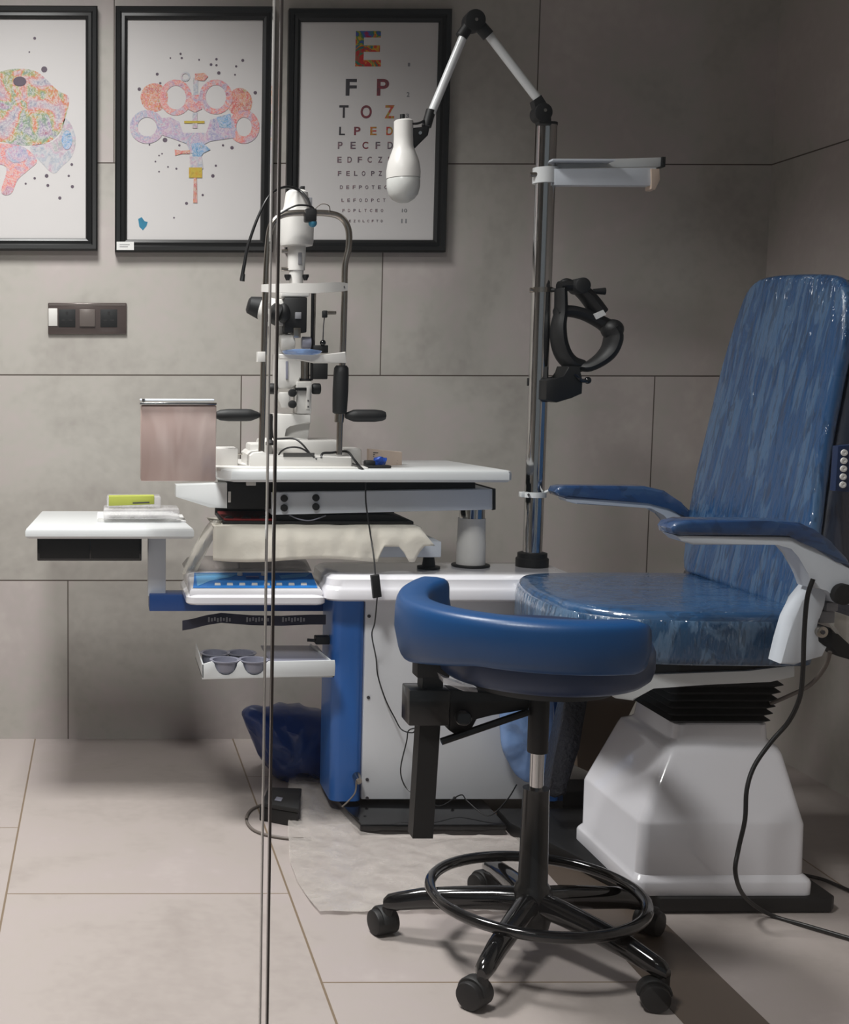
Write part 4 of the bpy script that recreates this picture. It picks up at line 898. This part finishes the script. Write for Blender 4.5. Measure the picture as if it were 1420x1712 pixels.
# crumpled packing film on floor
outl = [(484, 1292), (500, 1291), (530, 1303), (555, 1330), (575, 1360), (602, 1399), (700, 1401), (800, 1401), (870, 1405), (905, 1450), (900, 1500), (860, 1529), (780, 1528), (650, 1529), (536, 1529), (522, 1515), (512, 1500), (498, 1480), (486, 1446), (482, 1400), (482, 1340)]
o = []
for i in range(len(outl)):
    a, b = outl[i], outl[(i+1) % len(outl)]; n = max(1, int(math.dist(a, b)/14))
    for k in range(n): f = k/n; o.append((a[0]+(b[0]-a[0])*f+random.uniform(-1.5, 1.5), a[1]+(b[1]-a[1])*f+random.uniform(-1.5, 1.5)))
g = G(); cxy = (620, 1440); R = []
for k in range(14, 0, -1):
    f = k/14; row = []
    for x, y in o:
        xx, yy = cxy[0]+(x-cxy[0])*f, cxy[1]+(y-cxy[1])*f; p = PZ(xx, yy, 0); z = .004+.012*abs(noise.noise(p*11))+.006*abs(noise.noise(p*31)); hump = max(0, 1-math.hypot((xx-505)/50, (yy-1345)/60)); p.z = z+.03*hump; row.append(p)
    R.append(row)
g.loft(R, True); ob = g.build('packing_film', 'film', label='crumpled translucent packing film spread on the floor before the cabinet', cat='film', angle=80)
# pale blue bag, wrapped pad, cardboard, black box on right of the cabinet
g = G(); g.puff([(836, 1150), (880, 1145), (922, 1160), (924, 1230), (918, 1285), (895, 1305), (870, 1302), (850, 1275), (838, 1245), (836, 1200)], 3.03, .03, .01, 22)
g.build('hanging_bag', 'bluefilm', label='pale blue see-through bag hanging on the cabinet front behind the stool column', cat='bag', angle=60)
g = G(); ax = [P(947, 1160, 2.89), P(985, 1160, 2.89), P(968, 1250, 2.89), P(948, 1330, 2.89), P(930, 1336, 2.89), P(917, 1330, 2.89), P(928, 1260, 2.89)]; g.prism(ax, (0, .05, 0), .008, 3).noise(.004, 40)
g.build('wrapped_pad', 'padded', label='dark padded packet in clear wrap leaning right of the blue column', cat='packet', angle=50)
g = G(); g.prism(pl([(960, 1150), (1075, 1150), (1050, 1200), (1003, 1292), (984, 1290), (966, 1282)], 2.95), (0, .10, 0), .002); g.build('cardboard_box', 'card', label='brown cardboard box wedged between the wrapped pad and the chair base', cat='box')
g = G(); g.prism([V(p) for p in [(1.12, 3.05, .001), (1.20, 3.05, .001), (1.20, 3.18, .001), (1.12, 3.18, .001)]], (0, 0, .10), .003); g.build('black_case', 'blackshine', label='small black case on the floor under the cardboard box', cat='case')

# ------------------------------------------------------------------ cords
t = thing('inline_switch_cord', P(630, 1000, 3.0), 'thin black cord with inline switch dropping from the table edge', 'cord')
G().tube(poly3([(590, 775, 3.13), (604, 783, 3.08), (611, 800, 3.06), (612, 840, 3.06), (619, 890, 3.05), (625, 930, 3.02), (628, 964, 3.0)]), .0019, 8).build('cord_upper', 'cable', t)
g = G(); g.prism(pl([(621, 963), (635, 961), (639, 998), (625, 1001)], 2.985), (0, .018, 0), .003); g.build('inline_switch', 'blackmat', t)
G().tube(poly3([(631, 998, 2.995), (627, 1040, 3.0), (622, 1062, 3.03), (629, 1100, 3.07), (632, 1130, 3.072), (645, 1170, 3.072), (660, 1200, 3.06), (672, 1220, 3.04), (690, 1225, 3.0), (694, 1218, 2.99), (683, 1222, 3.0), (680, 1240, 3.02), (670, 1285, 3.04), (676, 1312, 3.03), (690, 1326, 3.01), (705, 1332, 3.0), (735, 1348, 2.99), (770, 1329, 3.05), (782, 1340, 3.03), (816, 1364, 2.97), (846, 1340, 3.0), (864, 1312, 3.05)]), .0016, 8).build('cord_lower', 'cable', t)
G().tube(poly3([(1360, 968, 2.36), (1350, 1000, 2.36), (1345, 1060, 2.36), (1343, 1120, 2.37), (1338, 1165, 2.40), (1320, 1205, 2.43), (1290, 1240, 2.44), (1262, 1280, 2.44), (1249, 1320, 2.43), (1246, 1370, 2.42), (1235, 1420, 2.42), (1230, 1460, 2.41)])+[PZ(1246, 1500, .05), PZ(1290, 1530, .006), PZ(1350, 1548, .006), PZ(1425, 1570, .006)], .0042, 12).build('power_cable', 'cable', label='thick black cord hanging before the white chair base and across floor', cat='cord')
G().tube([PZ(1340, 1462, .006), PZ(1375, 1470, .006), PZ(1400, 1480, .006), PZ(1432, 1494, .006)], .004, 10).build('power_cable', 'cable', label='short black cord running to the right from behind the chair base', cat='cord')

# ------------------------------------------------------------------ patient chair
ch = thing('patient_chair', (1.27, 2.7, 0), 'blue reclining patient chair in clear film on a glossy white base', 'chair')
g = G(); g.prism([V(p) for p in [(.957, 3.04, .002), (.957, 2.938, .002), (1.118, 2.49, .002), (1.462, 2.49, .002), (1.475, 2.505, .002), (1.475, 3.04, .002)]], (0, 0, .030), .004); g.build('floor_plate', 'blackmat', ch)
def oct_(x0, x1, y0, y1, c, z): return [V((x0+c, y0, z)), V((x1-c, y0, z)), V((x1, y0+c, z)), V((x1, y1-c, z)), V((x1-c, y1, z)), V((x0+c, y1, z)), V((x0, y1-c, z)), V((x0, y0+c, z))]
g = G(); R = [rrect(1.073, 1.434, 2.503, 2.846, .02, .032), rrect(1.073, 1.434, 2.503, 2.846, .02, .056), rrect(1.075, 1.432, 2.506, 2.843, .02, .061), rrect(1.082, 1.422, 2.515, 2.838, .022, .070), rrect(1.082, 1.421, 2.517, 2.838, .022, .172), rrect(1.085, 1.419, 2.52, 2.836, .022, .180), rrect(1.160, 1.408, 2.588, 2.862, .024, .296), rrect(1.166, 1.402, 2.594, 2.858, .024, .308), rrect(1.18, 1.392, 2.606, 2.84, .022, .316), rrect(1.186, 1.386, 2.61, 2.835, .022, .322), rrect(1.19, 1.384, 2.614, 2.83, .02, .352), rrect(1.194, 1.38, 2.618, 2.826, .02, .356)]
g.loft(R); g.build('pedestal', 'abs', ch)
# bellows
g = G(); R = []
zb0, zb1 = .355, .452; n = 12
for k in range(n+1):
    z = zb0+(zb1-zb0)*k/n; e = .012 if k % 2 else 0; R.append(rrect(1.185-e-.02*k/n, 1.372+e+.012*k/n, 2.62-e-.03*k/n, 2.83+e, .01, z, 2))
g.loft(R); g.build('bellows', 'rubber', ch, angle=20)
# seat frame bar
fY = 2.53
g = G(); g.prism(pl([(1000, 1138), (1090, 1128), (1250, 1122), (1300, 1116), (1330, 1112), (1330, 1132), (1290, 1141), (1180, 1145), (1092, 1148), (1070, 1160), (1060, 1172), (1030, 1168)], fY), (0, .48, 0), .004); g.build('seat_frame', 'white', ch)
g = G(); g.prism(pl([(1080, 1106), (1308, 1102), (1308, 1113), (1250, 1122), (1080, 1128)], fY+.01), (0, .46, 0), .002); g.build('under_seat_board', 'blackmat', ch)
# seat cushion
zs = .605
pts = [(.955, 2.62), (1.02, 2.535), (1.12, 2.50), (1.25, 2.49), (1.37, 2.487), (1.40, 2.50), (1.425, 2.60), (1.43, 2.8), (1.43, 3.0), (1.415, 3.055), (1.3, 3.07), (1.13, 3.07), (1.02, 3.05), (.968, 2.99), (.942, 2.88), (.935, 2.75)]
o = [V((p.x, p.y, 0)) for p in smooth_pts([(x, y, 0) for x, y in pts], 4, True)]
c = sum(o, V())/len(o)
def so(f, z, lip=0): return [V((c.x+(p.x-c.x)*f, c.y+(p.y-c.y)*f, z+lip*max(0, (p.x-1.3)/.13))) for p in o]
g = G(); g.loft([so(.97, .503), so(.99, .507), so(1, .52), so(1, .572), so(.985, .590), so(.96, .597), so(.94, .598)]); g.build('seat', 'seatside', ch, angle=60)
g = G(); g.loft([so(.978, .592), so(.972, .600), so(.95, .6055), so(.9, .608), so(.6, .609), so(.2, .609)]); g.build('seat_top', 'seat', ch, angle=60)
# backrest
n_ = V((1, 0, -.17)).normalized(); p0 = V((1.39, 2.7, .605))
bo = [(1141, 952), (1144, 900), (1155, 820), (1178, 720), (1205, 610), (1235, 515), (1253, 477), (1278, 462), (1330, 457), (1385, 458), (1405, 470), (1412, 500), (1408, 560), (1393, 640), (1374, 740), (1358, 850), (1345, 960), (1338, 1022), (1325, 1024), (1240, 992), (1160, 962)]
o3 = smooth_pts([PP(x, y, p0, n_) for x, y in bo], 3, True)
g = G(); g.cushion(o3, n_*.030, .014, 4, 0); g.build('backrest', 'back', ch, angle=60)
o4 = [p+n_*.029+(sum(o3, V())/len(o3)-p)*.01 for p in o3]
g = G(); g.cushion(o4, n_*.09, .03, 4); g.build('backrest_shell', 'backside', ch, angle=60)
# piping between seat and back
G().tube([P(1150, 958, 3.12), P(1200, 975, 2.95), P(1250, 995, 2.78), P(1300, 1012, 2.64), P(1335, 1030, 2.54)], .010, 10).build('crease_roll', 'backside', ch)
# armrests
def arm(Y, padp, whp, dep, off=0):
    g = G(); g.prism(pl(padp, Y), (0, dep, 0), .008, 3); a = g.build('armrest_pad', 'armpad', ch, angle=50)
    g = G(); g.prism(pl(whp, Y+.006), (0, dep-.012, 0), .003); g.build('armrest_frame', 'greywhite', ch)
arm(2.36, [(1124, 884), (1130, 875), (1150, 870), (1290, 871), (1340, 874), (1360, 884), (1390, 905), (1418, 932), (1426, 948), (1400, 940), (1340, 899), (1320, 896), (1140, 896), (1127, 893)],
    [(1128, 894), (1145, 896), (1320, 897), (1345, 902), (1400, 938), (1430, 955), (1432, 1012), (1404, 1010), (1385, 985), (1360, 984), (1352, 960), (1338, 930), (1325, 915), (1300, 911), (1160, 911), (1140, 905)], .07)
arm(3.09, [(930, 823), (934, 815), (946, 812), (1080, 813), (1112, 820), (1140, 840), (1158, 856), (1160, 880), (1120, 845), (1085, 836), (948, 834), (934, 829)],
    [(945, 833), (1085, 836), (1118, 846), (1156, 876), (1160, 895), (1125, 880), (1112, 860), (1090, 848), (965, 843), (948, 838)], .065)
# pivot and lower bracket
p = P(1412, 994, 2.355); G().cyl((p.x, 2.352, p.z), (p.x, 2.37, p.z), px(18, 2.355), bev=.002).build('pivot_cap', 'rubber', ch)
g = G(); g.prism(pl([(1359, 982), (1384, 986), (1380, 1012), (1372, 1035), (1362, 1050), (1366, 1075), (1384, 1082), (1376, 1098), (1350, 1104), (1330, 1112), (1306, 1110), (1316, 1075), (1326, 1035), (1342, 1005)], 2.39), (0, .05, 0), .004); g.build('side_bracket', 'greywhite', ch)
g = G(); g.pbox(1383, 1008, 1402, 1022, 2.40, .04, .002); g.pbox(1372, 1022, 1396, 1042, 2.41, .03, .002); g.build('hinge_block', 'grey', ch)
p = P(1373, 1056, 2.388); g = G(); g.cyl((p.x, 2.382, p.z), (p.x, 2.42, p.z), px(10, 2.39), bev=.001, n=24); g.build('hinge_bolt', 'steel', ch)
G().cyl((p.x, 2.380, p.z), (p.x, 2.39, p.z), px(4, 2.39), n=6).build('bolt_socket', 'ink', ch)
g = G(); g.prism(pl([(1390, 1050), (1400, 1062), (1425, 1080), (1425, 1104), (1404, 1098), (1392, 1080)], 2.42), (0, .05, 0), .003); g.build('foot_lever', 'blackmat', ch)
g = G(); g.tube(poly3([(1388, 1090, 2.43), (1380, 1115, 2.45), (1355, 1145, 2.5), (1320, 1163, 2.55), (1290, 1176, 2.6)]), .004, 10); g.build('hydraulic_hose', 'greycable', ch)
g = G(); g.prism(pl([(1396, 1022), (1425, 1032), (1425, 1090), (1395, 1046)], 2.46), (0, .02, 0), .002); g.build('clear_guard', 'whitefilm', ch)
# side control pad
g = G(); R = pl([(1402, 746), (1440, 742), (1437, 824), (1397, 821)], 2.40); g.prism(R, (0, .02, 0), .002); sp = g.build('side_keypad', 'navyleather', ch)
for k in range(5):
    p = P(1412.5-.6*k, 757+13.4*k, 2.397); g = G(); g.lathe([(px(5.6, 2.4), 0), (px(5.2, 2.4), .003), (px(2.6, 2.4), .0035), (px(1.2, 2.4), .002)], p+V((0, .002, 0)), (0, -1, 0), 20); g.build('button', 'sticker', sp)

# ------------------------------------------------------------------ surgeon's stool
SX, SYc = .797, 2.306
st = thing('swivel_stool', (SX, SYc, 0), 'blue swivel stool with wrap-around torso rest, black five-arm castor base and foot ring', 'stool')
# base
g = G(); g.lathe([(.018, .045), (.03, .05), (.036, .075), (.036, .12), (.030, .135), (.0265, .14), (.0235, .31), (.024, .318)], (SX, SYc, 0), n=32); g.build('base_tube', 'black', st)
PH = 2.8336
for k in range(5):
    a = PH+k*2*math.pi/5; d = V((math.cos(a), math.sin(a), 0)); s_ = V((-d.y, d.x, 0)); c = V((SX, SYc, 0)); R = []
    for rr, zt_, zb_, w in ((.02, .128, .080, .022), (.07, .124, .078, .021), (.14, .114, .070, .019), (.20, .104, .062, .0175), (.245, .090, .054, .0165), (.262, .084, .052, .014), (.270, .074, .054, .008)):
        R.append([c+d*rr+s_*(w*math.cos(t_))+V((0, 0, (zt_+zb_)/2+(zt_-zb_)/2*math.sin(t_))) for t_ in [2*math.pi*j/16 for j in range(16)]])
    G().loft(R).build('star_leg', 'blackshine', st)
    cc = c+d*.262; yaw = (1.9, 2.3, 2.9, .7, 2.0)[k]; q = V((math.cos(yaw), math.sin(yaw), 0)); ax_ = V((-q.y, q.x, 0)); wc = cc+q*.014+V((0, 0, .025))
    cs = G().cyl(wc-ax_*.024, wc+ax_*.024, .0245, bev=.005, n=28); cs.tube([cc+V((0, 0, .025)), cc+V((0, 0, .06))], .010, 12, 0)
    w = cs.build('castor', 'blackmat', st)
    g = G(); R = []
    for tt in (-.0125, -.009, .009, .0125):
        R.append([wc+ax_*tt*1.0+q*(.0285*math.cos(b_))*(.93 if abs(tt) > .01 else 1)+V((0, 0, .0285*math.sin(b_)*(.93 if abs(tt) > .01 else 1)+.002)) for b_ in [math.radians(v) for v in range(-5, 186, 12)]])
    g.loft(R, True); g.build('castor_hood', 'rubber', w)
# foot ring
n = 64; zr = .117
g = G(); g.tube([V((SX+.007+.191*math.cos(2*math.pi*k/n), SYc+.191*math.sin(2*math.pi*k/n), zr)) for k in range(n)], .0105, 12, 0, True, up=(0, 0, 1)); g.build('foot_ring', 'blackshine', st)
G().cyl((SX, SYc, .31), (SX, SYc, .40), .0125, n=28).build('gas_lift', 'chrome', st)
G().cyl((SX, SYc, .385), (SX, SYc, .49), .0185, n=28, bev=.002).build('lift_sleeve', 'blackmat', st)
# seat disc
g = G(); r = .190
g.lathe([(.05, .522), (.14, .524), (.172, .530), (.184, .540), (.189, .556), (.189, .585), (.182, .602), (.165, .61), (.05, .613)], (SX+.004, SYc, 0), n=64); g.build('seat', 'navyleather', st, angle=60)
g = G(); g.lathe([(.03, .508), (.125, .510), (.13, .518), (.13, .524)], (SX+.004, SYc, 0), n=40); g.build('seat_plate', 'blackmat', st)
# torso rest: curved cushion
g = G(); R = []
A0, A1, K = 124, 293, 56
for k in range(K+1):
    f = k/K; a = math.radians(A0+(A1-A0)*f); endf = min(1, f/.06, (1-f)/.035); sc = math.sqrt(max(.02, 1-(1-endf)**2))
    ro = .268-.004*math.sin(f*math.pi); th = .066; zt_ = .672+.014*max(0, 1-f/.3); h = .136-.046*min(1, max(0, (f-.2)/.4))
    if f < .2: h -= .06*(1-f/.2)**2
    rc = ro-th/2; zc = zt_-h/2; ring = []
    for j in range(20):
        b_ = 2*math.pi*j/20; cx_, sx_ = math.cos(b_), math.sin(b_); e = .45
        u = math.copysign(abs(cx_)**e, cx_)*th/2*sc; w = math.copysign(abs(sx_)**e, sx_)*h/2*(.35+.65*sc)
        if w < 0: u -= .012*(-w/(h/2))*1
        ring.append(V((SX+.004+(rc+u)*math.cos(a), SYc+(rc+u)*math.sin(a), zc+w)))
    R.append(ring)
g.loft(R); g.build('torso_rest', 'stool', st, angle=60)
# mechanism
BY = 2.33
g = G(); g.prism(pl([(752, 1153), (912, 1166), (912, 1178), (880, 1186), (822, 1196), (795, 1200), (788, 1222), (764, 1230), (752, 1222)], BY-.02), (0, .04, 0), .003); g.build('cross_arm', 'blackmat', st)
G().pbox(685, 1154, 752, 1214, BY-.035, .06, .003).build('clamp_block', 'black', st)
g = G(); a0, a1 = P(722, 1102, BY), P(703, 1396, BY); w = px(17.5, BY)
g.loft([[a1+V((sx_*w, sy_*w, 0)) for sx_, sy_ in ((-1, -1), (1, -1), (1, 1), (-1, 1))], [a0+V((sx_*w, sy_*w, 0)) for sx_, sy_ in ((-1, -1), (1, -1), (1, 1), (-1, 1))]]); g.build('height_bar', 'blackmat', st)
g = G(); a0, a1 = P(738, 1240, BY-.03), P(884, 1190, BY-.03); g.tube([a0, a1], .007, 8, 0); g.build('tilt_lever', 'black', st)
g = G(); p = P(712, 1102, BY); g.box((p.x-.02, BY-.02, P(712, 1130, BY).z), (p.x+.04, BY+.02, P(712, 1085, BY).z), .003); g.build('rest_mount', 'blackmat', st)
G().cyl(P(775, 1200, BY-.05), P(775, 1200, BY+.03), px(14, BY), bev=.003, n=24).build('tension_knob', 'blackshine', st)
g = G(); g.prism([P(738, 1130, 2.2), P(760, 1140, 2.2), P(798, 1152, 2.2), P(800, 1158, 2.2), P(775, 1156, 2.2), P(742, 1142, 2.2)], (0, .03, 0), .002); g.build('wrap_scrap', 'clearbox', st)
